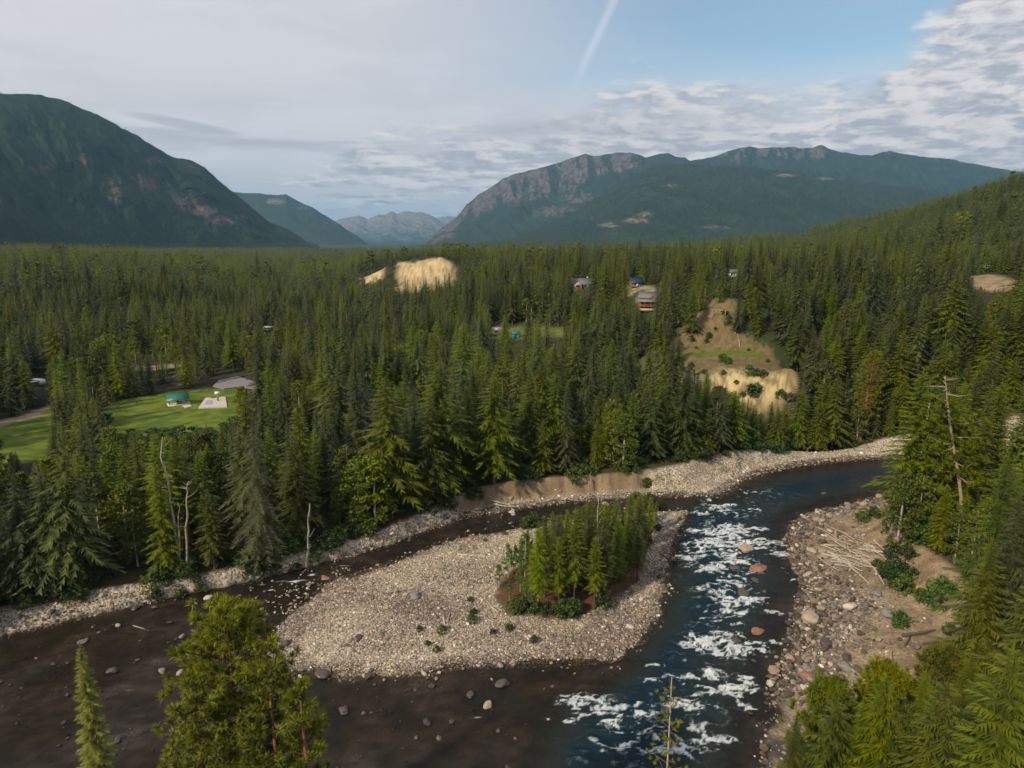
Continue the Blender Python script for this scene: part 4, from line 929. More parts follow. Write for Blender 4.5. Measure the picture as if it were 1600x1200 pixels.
# --- colours, sizes and places in words, for the labels
def ang_of(x, y): return math.degrees(math.atan2(x, y))
MARKS = [('the green-roofed pavilion', HOUSES_AT[9]), ('the paved ball court', hit(332, 632)), ('the grey car park', hit(375, 600)), ('the teal shed', HOUSES_AT[3]),
         ('the orange-decked log house', HOUSES_AT[2]), ('the brown gabled house', HOUSES_AT[0]), ('the sandy cliff', hit(1180, 640)), ('the dry grassy slope', hit(1110, 520)),
         ('the tan far bluff', hit(640, 452)), ('the upstream river bend', hit(1340, 712)), ('the eroded bank', hit(860, 762)), ('the curved sandy scarp', hit(1470, 900)),
         ('the driftwood pile', hit(1340, 850)), ('the side channel riffle', hit(470, 900)), ('the lower-left shingle', hit(100, 960)), ('the white trailer', HOUSES_AT[5]), ('the tawny hillside clearing', hit(1560, 445)), ('the rough bushy slope', hit(260, 700))]
TONE = {0: 'olive green', 1: 'dark grey-green', 2: 'bright green', 3: 'yellowish', 4: 'leafy green', 5: 'pale green', 6: 'dark green'}
NOUN = {0: 'fir', 1: 'spruce', 2: 'larch', 3: 'slender pine', 4: 'broadleaf tree', 5: 'birch', 6: 'bush'}
def place_words(x, y):
    best = min(MARKS, key=lambda m: math.hypot(x - m[1][0], y - m[1][1])); m = best[1]
    da = ang_of(x, y) - ang_of(m[0], m[1]); dd = math.hypot(x, y) - math.hypot(m[0], m[1]); r = math.hypot(x - m[0], y - m[1])
    lat = math.radians(da) * math.hypot(x, y)
    if r < 12: w = 'close beside'
    elif abs(lat) > abs(dd): w = ('to the right of' if lat > 0 else 'to the left of')
    else: w = ('behind' if dd > 0 else 'in front of')
    return w + ' ' + best[0]
USED = {}
def label_tree(k, hr, x, y):
    size = 'tall' if hr > 1.04 else ('short' if hr < .78 else 'medium-sized')
    lab = '%s %s %s %s' % (size, TONE[k], NOUN[k], place_words(x, y))
    return lab
def place_tree(kind, var, x, y, z, s, rz, label, cat, group=None, sx=1.0):
    me = KIND[kind]['near'][var]
    if 'fine' in KIND[kind] and math.hypot(x, y) < 128: me = KIND[kind]['fine'][var % 2]
    o = bpy.data.objects.new(kind, None); COL.objects.link(o); o.empty_display_size = .5
    o.location = (x, y, z); o.rotation_euler = (0, 0, rz); o.scale = (s * sx, s * sx, s)
    for nm, m_ in (('trunk', me[1]), ('crown', me[0])):
        c = bpy.data.objects.new(nm, m_); COL.objects.link(c); c.parent = o
    return tag(o, label, cat, group)

# island stand, front bank and terrace: nearest trees individually, the rest as masses
isl = []
VP = VEG
Q = rng.random((2500, 2)) * (VP.max(0) - VP.min(0)) + VP.min(0); Q = Q[sdist(Q[:, 0], Q[:, 1], VP) > .5]
kept = []
for q in Q:
    if all((q[0] - p[0]) ** 2 + (q[1] - p[1]) ** 2 > 1.95 ** 2 for p in kept): kept.append(q)
    if len(kept) >= 84: break
for q in kept:
    z = float(land(q[0:1], q[1:2])[0]); px, py, d = project(q[0], q[1], z)
    topy = np.interp(px, [765, 790, 820, 850, 900, 960, 1000, 1020, 1040], [875, 850, 826, 802, 786, 776, 772, 768, 790])
    h = max(5, (py - topy) * d / FPX / .93); h = min(h, 18.5) * (1 - .38 * rng.random() ** 1.3)
    isl.append((q[0], q[1], z, h))
TI = np.array(isl)
nindiv = {k: 0 for k in range(7)}
LIM = {0: 290, 1: 230, 2: 200, 3: 130, 4: 150, 5: 60, 6: 200}
ALL = np.vstack([T, BU]); pxA, pyA, dA = project(ALL[:, 0], ALL[:, 1], ALL[:, 2] + ALL[:, 3] * .6)
inview = (pxA > 2) & (pxA < 1598) & (pyA > 200) & (pyA < 1196)
size = ALL[:, 3] / dA; order = np.argsort(-size * inview)
indiv = np.zeros(len(ALL), bool)
for i in order:
    k = int(ALL[i, 4])
    if inview[i] and nindiv[k] < LIM[k]: indiv[i] = True; nindiv[k] += 1
CATS = {0: 'fir tree', 1: 'spruce tree', 2: 'larch tree', 3: 'pine tree', 4: 'broadleaf tree', 5: 'birch tree', 6: 'bush'}
ORD = ['leftmost', 'second', 'third', 'fourth', 'fifth', 'sixth', 'seventh', 'eighth', 'ninth', 'tenth', 'eleventh', 'twelfth', 'thirteenth', 'fourteenth', 'fifteenth', 'sixteenth', 'seventeenth', 'eighteenth', 'nineteenth', 'twentieth']
tens = ['twenty', 'thirty', 'forty', 'fifty', 'sixty', 'seventy']
def ordw(i):
    return ORD[i] if i < 20 else tens[(i + 1) // 10 - 2] + ('-' + ['', 'first', 'second', 'third', 'fourth', 'fifth', 'sixth', 'seventh', 'eighth', 'ninth'][(i + 1) % 10] if (i + 1) % 10 else '')
BK = {}
for i in np.nonzero(indiv)[0]:
    x, y, z, h, k, D = ALL[i]; k = int(k); BK.setdefault((label_tree(k, h / Hd[k], x, y)), []).append(i)
for lab, L in BK.items():
    L.sort(key=lambda i: pxA[i])
    for j, i in enumerate(L):
        x, y, z, h, k, D = ALL[i]; k = int(k); K = KIND[KN[k]]; s = h / K['H']
        l2 = lab if len(L) == 1 else ('leftmost %s' % lab if j == 0 else ('rightmost %s' % lab if j == len(L) - 1 else '%s from left, %s' % (ordw(j), lab)))
        place_tree(KN[k], int(rng.integers(len(K['near']))), x, y, z - .15, s, rng.random() * 6.28, l2, CATS[k], 'valley trees' if k < 6 else 'valley bushes', sx=1.04 + .36 * rng.random())
rest = ALL[~indiv]
for k in range(7):
    r_ = rest[rest[:, 4] == k]
    if not len(r_): continue
    K = KIND[KN[k]]; nm = len(K['nearj']); mm = len(K['mid']); D = r_[:, 5]
    far = 300 if k < 6 else 200
    idx = np.where(D < 230, rng.integers(0, nm, len(r_)), np.where(D < 620, nm + rng.integers(0, mm, len(r_)), nm + mm + rng.integers(0, len(K['low']), len(r_))))
    s = r_[:, 3] / K['H']; w = np.interp(r_[:, 5], [180, 300, 900, 1400], [1.02, 1.14, 1.18, 1.1]) + .34 * rng.random(len(r_))
    noun = {0: 'fir', 1: 'spruce', 2: 'larch', 3: 'pine', 4: 'broadleaf', 5: 'birch', 6: 'bush'}[k]
    stuff_scatter(noun + '_forest' if k < 6 else 'undergrowth', 'mass of %s %s covering the valley floor and benches' % (TONE[k], {0: 'firs', 1: 'spruces', 2: 'larches', 3: 'pines', 4: 'broadleaf trees', 5: 'birches', 6: 'bushes'}[k]),
                  K['nearj'] + K['mid'] + K['low'], r_[:, :3] - [0, 0, .15], np.stack([s * w, s * w, s], 1), rng.random(len(r_)) * 6.28, idx)

# ------------------------------------------------------------------ island stand
def words_island(px, py, h, j):
    return None
isl_items = []
for x, y, z, h in TI:
    px, py, d = project(x, y, z)
    k = 3 if rng.random() < .74 else 2
    if px < 830 and rng.random() < .7: k = 5
    if py > 958 or (px < 795 and rng.random() < .4): k = 5 if rng.random() < .4 else 6
    if k == 6: h = 2.2 + 1.8 * rng.random()
    if k == 5: h = min(h, 4 + 6 * rng.random())
    isl_items.append((float(px), float(py), k, h, x, y, z))
for j in range(18):                                # bushy fringe at the front of the stand
    a = rng.random(); px = 770 + 175 * a; py = np.interp(px, [770, 800, 860, 930, 950], [938, 958, 965, 955, 945]) - rng.random() * 9
    if px > 905 and rng.random() < .7: continue
    q = hit(px, py); isl_items.append((px, py, 6, 1.3 + 1.7 * rng.random(), q[0], q[1], q[2]))
for px, py, h in [(835, 822, 3.2), (822, 826, 2.6), (1015, 790, 3.0), (1030, 796, 2.2), (995, 792, 3.5), (1028, 828, 1.6), (1012, 850, 1.8), (788, 836, 1.0), (758, 846, .8), (1030, 905, 1.0), (690, 988, 1.4), (655, 985, .9), (740, 960, 1.2), (737, 972, 1.5), (682, 1018, 1.1), (795, 985, 1.3), (835, 1003, 1.2), (668, 1008, .9), (735, 940, 1.0), (770, 990, .9), (1062, 812, .8)]:
    q = hit(px, py); isl_items.append((px, py, 6, h, q[0], q[1], q[2]))
row = lambda py: 'front' if py > 935 else ('middle' if py > 895 else 'back')
BK = {}
for it in isl_items: BK.setdefault((row(it[1]), it[2]), []).append(it)
for (rw, k), L in BK.items():
    L.sort(key=lambda t: t[0]); K = KIND[KN[k]]
    for j, (px, py, k_, h, x, y, z) in enumerate(L):
        size = 'tall' if h > 12 else ('short' if h < 7 else 'mid-height')
        if k == 6: size = 'large' if h > 2.4 else 'small'
        who = 'leftmost' if j == 0 else ('rightmost' if j == len(L) - 1 else ordw(j) + '-from-left')
        lab = '%s %s %s in the %s row of the gravel island stand' % (who, size, NOUN[k], rw)
        s = h / K['H']; place_tree(KN[k], int(rng.integers(len(K['near']))), x, y, z - .1, s, rng.random() * 6.28, lab, CATS[k], 'trees on the island' if k < 6 else 'bushes on the island', sx=(1.0 + .2 * rng.random() if k < 5 else 1.0))

# ------------------------------------------------------------------ single trees that stand out
def empty(name, loc, label, cat, group=None, rz=0):
    o = bpy.data.objects.new(name, None); COL.objects.link(o); o.location = loc; o.rotation_euler = (0, 0, rz); o.empty_display_size = .5
    return tag(o, label, cat, group)
def own_tree(name, base, crown, cm, trunk, tm, label, cat, group=None, extra=None):
    t = empty(name, base, label, cat, group)
    link('crown', mk_mesh('crown', crown[0], [crown[1]], [cm]), t); trunk.build('trunk', tm, t, True)
    if extra:
        for nm, mb, m_ in extra: mb.build(nm, m_, t, True)
    return t
def near_ponderosa(px, py, Y, r, nb, label, seed, start=.45, per=7, tilt=0):
    top = at_dist(px, py, Y); g = float(land(np.array([top[0]]), np.array([Y]))[0]); h = top[2] - g
    V, F, wood = pine(h, r, int(nb * 1.5), per + 1, 60, seed, start, .50, .065, el=.30, pw=.42, lump=.38, axisup=.8)
    tr = trunk_mb(h, .34, 0, .15, 9, seed); br = MB()
    for a, b in wood:
        mid = (a + b) / 2 + [0, 0, -.25]; br.tube([a, mid, b], [.09, .06, .02], 5)
    own_tree('ponderosa_pine', (top[0], Y, g), (V, F), M['ponderosa'], tr, M['redbark'], label, 'pine tree', 'pines just below the viewpoint', [('branches', br, M['bark'])])
near_ponderosa(352, 946, 40, 3.9, 100, 'big bushy yellow-green pine rising over the brown shallows', 501, start=.30)
near_ponderosa(418, 1032, 38.5, 2.3, 46, 'smaller bushy pine touching the right side of the big bushy pine', 502, start=.35)
near_ponderosa(468, 1062, 38, 1.25, 20, 'small round pine top at the lower right of the bushy pine pair', 503, start=.5)
near_ponderosa(300, 1062, 37.5, 2.2, 40, 'low bushy pine at the lower left foot of the big bushy pine', 504, start=.3)
def near_con(px, py, Y, r, label, seed, kind='larch', nb=150, tw=16, start=.1, **kw):
    top = at_dist(px, py, Y); g = float(land(np.array([top[0]]), np.array([Y]))[0]); h = top[2] - g
    c = conifer(h, r, nb, tw, seed, start, **kw)
    own_tree(kind + '_tree' if kind != 'fir' else 'fir_tree', (top[0], Y, g), c, M[kind if seed != 511 else 'ponderosa'], trunk_mb(h, .22, 0, .1, 8, seed), M['bark'], label, kind + ' tree', 'conifers just below the viewpoint')
near_con(124, 1004, 50, 2.0, 'slender pointed yellow-green conifer alone over the brown water at lower left', 511, 'larch', 520, 14, .1, up=.35, droop=.3, pw=.66, wid=.6)
for i, (px, py, Y, r, kd, lab) in enumerate([
    (1300, 1062, 50, 3.0, 'pine', 'low rounded pine just left of the lower right conifer group'), (1388, 1040, 52, 3.2, 'pine', 'leafy yellow-green pine with a blunt top below the sandy scarp'),
    (1448, 1045, 50, 3.0, 'larch', 'pointed bright conifer right of the blunt-topped pine'), (1478, 1010, 60, 3.0, 'pine', 'taller conifer leaning over the lower end of the scarp'),
    (1520, 1025, 56, 3.4, 'fir', 'broad olive fir at the foot of the right slope'), (1575, 1060, 50, 3.0, 'larch', 'bright conifer in the bottom right corner'), (1350, 1092, 46, 2.4, 'larch', 'short bright conifer at the bottom edge under the cobbles'),
    (1420, 1105, 44, 2.4, 'pine', 'bushy pine at the bottom edge below the blunt-topped pine'), (1498, 1098, 45, 2.6, 'larch', 'bright larch at the bottom edge near the right corner'), (1245, 1120, 46, 2.2, 'larch', 'small bright larch leftmost of the lower right group')]):
    if kd == 'pine':
        top = at_dist(px, py, Y); g = float(land(np.array([top[0]]), np.array([Y]))[0]); h = top[2] - g
        V, F, wood = pine(h, r * .85, 150, 6, 40, 520 + i, .2, .5, .085, el=.3, pw=.55)
        br = MB(); [br.tube([a, b], [.06, .02], 4) for a, b in wood]
        own_tree('pine_tree', (top[0], Y, g), (V, F), M['pine'], trunk_mb(h, .22, 0, .1, 8, i), M['bark'], lab, 'pine tree', 'conifers just below the viewpoint', [('branches', br, M['bark'])])
    else: near_con(px, py, Y, r, lab, 520 + i, kd, 340, 20, .08, up=.3, droop=.3, pw=.75, wid=.3, rag=.4)
# dead-topped young pine in front of the rapids
top = at_dist(1050, 1043, 45); g = float(land(np.array([top[0]]), np.array([45.]))[0]); h = top[2] - g
V, F, wood = pine(h, 1.15, 30, 3, 22, 541, .55, .3, .05, el=.5, pw=.9); F_ = F; keep = np.repeat(V.reshape(-1, 3, 3)[:, :, 2].mean(1) < h * .93, 3); V = V[keep]; F = np.arange(len(V)).reshape(-1, 3)
br = MB(); [br.tube([a, b], [.04, .015], 4) for a, b in wood]
own_tree('pine_tree', (top[0], 45, g), (V, F), M['ponderosa'], trunk_mb(h, .12, 0, .05, 7, 3), M['palebark'], 'thin young pine with a bare dead tip in front of the rapids', 'pine tree', None, [('branches', br, M['dead'])])
# the layered spruce on the bank
q = hit(412, 884); top = at_dist(412, 655, q[1]); h = top[2] - q[2]
own_tree('spruce_tree', tuple(q), conifer(h, 5.6, 190, 26, 551, .12, up=.10, droop=.75, pw=.72, wid=.26, rag=.38), mat('layered_spruce_needles', lambda w: finish(w, w.mix(w.noise(w.n('ShaderNodeTexCoord').outputs['Object'], .8, 3), (.060, .070, .030), (.13, .13, .055)), .65, spec=.25, trans=.25)),
         trunk_mb(h, .42, 0, .1, 9, 5), M['bark'], 'tallest bank spruce with long drooping layered boughs left of the side channel', 'spruce tree')
# red-trunked old pine at the head of the bend and the gnarled pine over the right bank
q = hit(1343, 692); top = at_dist(1362, 548, q[1]); h = top[2] - q[2]
V, F, wood = pine(h, 3.6, 120, 5, 16, 561, .30, .7, .14, el=.05, pw=.35)
V[:, 0] += 1.9 * (V[:, 2] / h) ** 1.2; br = MB(); [br.tube([a + [1.9 * (a[2] / h) ** 1.2, 0, 0], b + [1.9 * (b[2] / h) ** 1.2, 0, 0]], [.1, .03], 4) for a, b in wood]
tr = MB(); t_ = np.linspace(0, .97, 8); tr.tube(np.stack([1.9 * t_ ** 1.2, 0 * t_, h * t_], 1), .50 * (1 - t_) ** .8 + .05, 9)
own_tree('ponderosa_pine', tuple(q), (V, F), M['pine'], tr, M['redbark'], 'old pine with a bright red-brown trunk at the head of the river bend', 'pine tree', None, [('branches', br, M['redbark'])])
q = hit(1500, 838); q = np.array([q[0], q[1], float(land(q[0:1], q[1:2])[0])]); top = at_dist(1474, 580, q[1]); h = top[2] - q[2]
V, F, wood = pine(h, 4.0, 64, 6, 34, 571, .35, .75, .13, el=-.05, pw=.35, lump=.7); sh = lambda P: P + np.stack([(top[0] - q[0]) * (P[..., 2] / h) ** 1.3, 0 * P[..., 2], 0 * P[..., 2]], -1)
keep = np.repeat(V.reshape(-1, 3, 3)[:, :, 2].mean(1) < h * .86, 3); V = V[keep]; F = np.arange(len(V)).reshape(-1, 3); V = sh(V)
br = MB(); g_ = np.random.default_rng(9)
for a, b in wood[::2]:
    m_ = (a + b) / 2 + g_.normal(0, .3, 3) + [0, 0, -.3]; br.tube(sh(np.array([a, m_, b + g_.normal(0, .4, 3)])), [.13, .09, .03], 5)
tr = MB(); t_ = np.linspace(0, .97, 9); tr.tube(sh(np.stack([.35 * np.sin(t_ * 7), 0 * t_, h * t_], 1)), .36 * (1 - t_) ** .7 + .05, 9)
own_tree('ponderosa_pine', tuple(q), (V, F), M['pine'], tr, M['snagwood'], 'gnarled old pine with bare twisted top limbs above the right bank', 'pine tree', None, [('branches', br, M['snagwood'])])
# ------------------------------------------------------------------ dead trees
def snag(pts, r, label, twigs=8, mt='snagwood', seed=0, group='dead standing trees', fork=0, name='dead_tree'):
    """pts: photo pixels from base to tip, all at the distance of the base"""
    q = hit(*pts[0]); P = [np.array([0, 0, -.3])]
    for a, b in pts[1:]: p = at_dist(a, b, q[1]); P.append(p - q)
    P = np.array(P); g = np.random.default_rng(seed + 77)
    t = np.linspace(0, len(P) - 1, 11); PP = np.stack([np.interp(t, np.arange(len(P)), P[:, i]) for i in range(3)], 1)
    PP[1:-1] += g.normal(0, r * .35, (9, 3)) * [1, 1, .2]
    o = empty(name, tuple(q), label, 'dead tree', group)
    r *= .66; MB().tube(PP, r * np.linspace(1, .25, 11) ** .8, 8).build('trunk', M[mt], o, True)
    H = P[-1][2]
    for i in range(twigs):
        f = .30 + .68 * g.random(); b = np.array([np.interp(f * 10, np.arange(11), PP[:, j]) for j in range(3)]); a = g.random() * 6.28; l = (.6 + 2.0 * g.random()) * (H / 20 + .3) * (1.15 - f * .5)
        d = np.array([math.cos(a), math.sin(a) * .7, .15 + .7 * g.random()])
        MB().tube([b, b + d * l * .5 + [0, 0, -.1 * l], b + d * l + [0, 0, .12 * l]], [r * .28, r * .18, r * .05], 5).build('branch', M[mt], o, True)
    return o
snag([(284, 893), (276, 840), (266, 784), (260, 746), (250, 714), (254, 683)], .42, 'tall pale forked dead tree standing above the left bank cottonwoods', 12, 'palebark', 1)
snag([(292, 896), (292, 816), (292, 780), (295, 752)], .40, 'shorter dead trunk just right of the tall forked dead tree', 7, 'snagwood', 2)
snag([(283, 894), (280, 830), (278, 785)], .34, 'stubby dead trunk between two taller dead trees on the left bank', 4, 'snagwood', 3)
snag([(478, 884), (481, 840), (484, 787)], .45, 'pale broken-off trunk standing at the side channel riffle', 5, 'palebark', 4)
snag([(177, 738), (174, 700), (171, 666)], .17, 'thin white bare stem at the left lawn edge', 3, 'palebark', 5)
snag([(303, 720), (298, 700), (292, 682)], .20, 'small pale forked dead top on the rough slope below the court', 6, 'palebark', 6)
snag([(686, 660), (686, 632), (687, 608)], .26, 'bare grey T-topped dead tree in the middle of the forest', 7, 'barewood', 7)
snag([(667, 610), (667, 585), (667, 558)], .2, 'thin bare dead trunk above the T-topped dead tree', 6, 'snagwood', 8)
snag([(1287, 692), (1298, 665), (1311, 638)], .26, 'leaning bare pole of a dead tree left of the red-trunked pine', 2, 'palebark', 9)
snag([(1156, 541), (1154, 530), (1152, 521)], .38, 'short pale stump on the dry grassy slope', 0, 'palebark', 10)
snag([(936, 925), (936, 860), (933, 810), (935, 776)], .20, 'slim grey bare tree rising from the middle of the island stand', 12, 'barewood', 11)
snag([(891, 926), (885, 900), (881, 880), (876, 858)], .20, 'pale leaning bare trunk in front of the island stand', 3, 'palebark', 12)
snag([(780, 914), (780, 890), (780, 870)], .15, 'short pale stem at the left end of the island stand', 2, 'palebark', 13)
snag([(1535, 760), (1528, 700), (1520, 650), (1512, 622)], .26, 'bare crooked dead tree on the right bank right of the gnarled pine', 9, 'snagwood', 14)
snag([(1592, 800), (1590, 720), (1588, 660)], .22, 'dead standing pole at the right edge of the picture', 6, 'palebark', 15)
snag([(1475, 780), (1470, 720), (1468, 660)], .22, 'thin orange-grey dead trunk left of the gnarled pine', 5, 'redbark', 16)
snag([(452, 800), (451, 770), (450, 742)], .2, 'grey dead stem right of the layered spruce', 6, 'snagwood', 17)
snag([(1262, 545), (1260, 510), (1258, 462)], .26, 'grey-brown dead conifer standing in the forest right of the dry slope', 40, 'dead', 18)
snag([(737, 575), (736, 550), (735, 520)], .24, 'reddish-brown dead conifer left of the teal shed', 40, 'dead', 19)

# ------------------------------------------------------------------ stones
import bmesh
def rock_shape(seed, sub=1, flat=.6, m_=None):
    bm = bmesh.new(); bmesh.ops.create_icosphere(bm, subdivisions=sub, radius=.5); g = np.random.default_rng(seed)
    s = np.array([1.15 + .3 * g.random(), .8 + .3 * g.random(), flat + .2 * g.random()]); ph_ = g.random(9) * 6
    for v in bm.verts:
        c = np.array(v.co); n = 1 + .13 * math.sin(c[0] * 7 + ph_[0]) * math.sin(c[1] * 6 + ph_[1]) + .10 * math.sin(c[2] * 9 + ph_[2] + c[0] * 5) + g.normal(0, .045 if sub == 1 else .02)
        v.co = Vector(c * n * s)
    me = bpy.data.meshes.new('stone_shape'); bm.to_mesh(me); bm.free()
    if m_: me.materials.append(m_)
    if sub > 1:
        me.polygons.foreach_set('use_smooth', np.zeros(len(me.polygons), bool))
    return me
def stonemat(name, ramp, dark=1.0):
    def f(w):
        r = w.n('ShaderNodeObjectInfo').outputs['Random']; cr = w.n('ShaderNodeValToRGB'); cr.color_ramp.interpolation = 'CONSTANT'
        e = cr.color_ramp.elements
        while len(e) > 1: e.remove(e[-1])
        e[0].position = 0; e[0].color = (*[c * dark for c in ramp[0][1]], 1)
        for p, c in ramp[1:]: x = e.new(p); x.color = (*[k * dark for k in c], 1)
        w.put(cr.inputs[0], r)
        tc = w.n('ShaderNodeTexCoord').outputs['Object']; n = w.noise(tc, 5, 4, .6)
        k = w.m('ADD', .7, w.m('MULTIPLY', n, .6)); r2 = w.m('ADD', .8, w.m('MULTIPLY', w.m('FRACT', w.m('MULTIPLY', r, 31.7)), .4)); k = w.m('MULTIPLY', k, r2)
        finish(w, w.mix(1.0, cr.outputs[0], w.xyz(k, k, k), 'MULTIPLY'), .8, n, .3, bstr=.3, bdist=.05)
    return mat(name, f)
PALE = [(0, (.44, .37, .25)), (.20, (.34, .285, .20)), (.38, (.50, .44, .335)), (.48, (.22, .195, .16)), (.64, (.38, .30, .185)), (.76, (.21, .19, .175)), (.86, (.66, .63, .58)), (.93, (.34, .22, .16))]
BRWN = [(0, (.20, .165, .13)), (.2, (.13, .11, .095)), (.38, (.29, .235, .165)), (.52, (.105, .09, .08)), (.66, (.27, .20, .15)), (.78, (.40, .34, .26)), (.87, (.19, .13, .10)), (.95, (.50, .45, .38))]
WET = [(0, (.085, .066, .05)), (.25, (.06, .05, .042)), (.5, (.12, .09, .065)), (.72, (.05, .04, .035)), (.85, (.17, .13, .10)), (.95, (.30, .26, .22))]
SH = {n: [rock_shape(600 + i + 20 * j, 1, .5, stonemat('stone_' + n, r)) for i in range(5)] for j, (n, r) in enumerate((('pale', PALE), ('brown', BRWN), ('wet', WET)))}
def strew(name, label, shapes, P, s, sink=.12, zmin=-9):
    z = np.maximum(land(P[:, 0], P[:, 1]), zmin); n = len(P)
    stuff_scatter(name, label, shapes, np.stack([P[:, 0], P[:, 1], z + s * (.25 - sink)], 1), np.stack([s, s, s], 1), rng.random(n) * 6.28, rng.integers(0, len(shapes), n), tilt=rng.normal(0, .25, (n, 2)))
def inside(poly, n, lo=0.0):
    poly = np.asarray(poly); a, b = poly.min(0), poly.max(0); Q = rng.random((n, 2)) * (b - a) + a
    return Q
def sizes(n, med, sg, mx): return np.minimum(med * np.exp(rng.normal(0, sg, n)), mx)
Q = inside(ISLAND, 175000); d = sdist(Q[:, 0], Q[:, 1], ISLAND); Q = Q[(d > -1.2) & (sdist(Q[:, 0], Q[:, 1], VEG) < .6)]
c_ = fbm(Q[:, 0] / 14, Q[:, 1] / 14, 4, 61); dd_ = sdist(Q[:, 0], Q[:, 1], ISLAND)
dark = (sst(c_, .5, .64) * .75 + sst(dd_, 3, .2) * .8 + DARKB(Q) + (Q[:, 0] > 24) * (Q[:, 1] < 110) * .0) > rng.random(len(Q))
strew('shingle_pale', 'pale rounded cobbles covering the gravel bar', SH['pale'], Q[~dark], sizes((~dark).sum(), .155, .45, .8))
strew('shingle_brown', 'brown and grey cobbles along the bar edges', SH['brown'], Q[dark], sizes(dark.sum(), .20, .45, 1.0))
# the drowned end of the bar and the brown shallows
Q = inside(RIVER, 320000); Q = Q[(np.abs(Q[:, 0]) < 110) & (Q[:, 1] > 58)]; pq = project(Q[:, 0], Q[:, 1], Q[:, 0] * 0)[0:2]
vis = (pq[0] > -60) & (pq[0] < 1660); Q = Q[vis]; si = sdist(Q[:, 0], Q[:, 1], ISLAND); sr = sdist(Q[:, 0], Q[:, 1], RIVER); sd_ = sdist(Q[:, 0], Q[:, 1], DEEP)
ok = (sr > -.8) & (si < 0) & (sd_ < 1.5); Q, si, sr = Q[ok], si[ok], sr[ok]; px_, py_, _ = project(Q[:, 0], Q[:, 1], Q[:, 0] * 0)
tail = np.exp(-(((px_ - 462) / 70) ** 2 + ((py_ - 950) / 46) ** 2)) * 1.0 + np.exp(-(((px_ - 540) / 40) ** 2 + ((py_ - 900) / 14) ** 2)) * .6 + np.exp(-((si + .5) / 2.2) ** 2) * .45 + np.exp(-((sr) / 1.2) ** 2) * .8
u = rng.random(len(Q)); a = u < tail * .8 * sst(fbm(Q[:, 0] / 3, Q[:, 1] / 3, 3, 701), .38, .6)
strew('shallows_pale_stones', 'pale stones breaking the surface at the drowned end of the bar', SH['pale'] + SH['brown'], Q[a], sizes(a.sum(), .32, .42, 1.1), sink=-.02, zmin=-.09)
b = (~a) & (rng.random(len(Q)) < .07); strew('shallows_dark_stones', 'dark wet stones under the brown shallows', SH['wet'], Q[b], sizes(b.sum(), .36, .5, 1.3), sink=-.02)
# both banks
P = scatter_pts(60, 232, .52); P = P[np.abs(P[:, 0]) < 160]; pz = P[:, 0] * 0 + 1; px_, py_, _ = project(P[:, 0], P[:, 1], pz); P = P[(px_ > -60) & (px_ < 1660)]
sr = -sdist(P[:, 0], P[:, 1], RIVER); sf = sdist(P[:, 0], P[:, 1], FOREST_FAR); st_ = sdist(P[:, 0], P[:, 1], TERRACE); zz_ = land(P[:, 0], P[:, 1])
ok = (sr > -1.5) & (sf < -.8) & (st_ < -5) & (zz_ > -.35); P, sr, sf, st_ = P[ok], sr[ok], sf[ok], st_[ok]
right = (st_ > -48) & (P[:, 0] > 22) & (sf < -18); right |= (P[:, 0] > 30) & (P[:, 1] < 165)
u = rng.random(len(P)); fl = right & (u < 1 - .85 * sst(st_ + (fbm(P[:, 0] / 6, P[:, 1] / 6, 3, 711) - .5) * 16, -20, -9))
near_w = sst(sr, 12, 0)
big = fl & (rng.random(len(P)) < .10 + .25 * near_w)
strew('right_bank_cobbles', 'brown cobbles strewn over the right bank', SH['brown'] + SH['brown'] + SH['pale'][:2], P[fl & ~big], sizes((fl & ~big).sum(), .32, .42, .9))
strew('right_bank_boulders', 'larger dark stones near the water on the right bank', SH['brown'] + SH['wet'], P[big], sizes(big.sum(), .70, .38, 1.7), sink=.02)
lf = ~right; dk = lf & ((sr < 2.0) & (rng.random(len(P)) < .6))
strew('far_bank_cobbles', 'pale cobbles along the far bank', SH['pale'], P[lf & ~dk & (u < .8)], sizes((lf & ~dk & (u < .8)).sum(), .28, .42, 1.0))
strew('far_bank_wet_cobbles', 'dark cobbles at the far waterline', SH['brown'] + SH['wet'], P[dk], sizes(dk.sum(), .42, .42, 1.2))

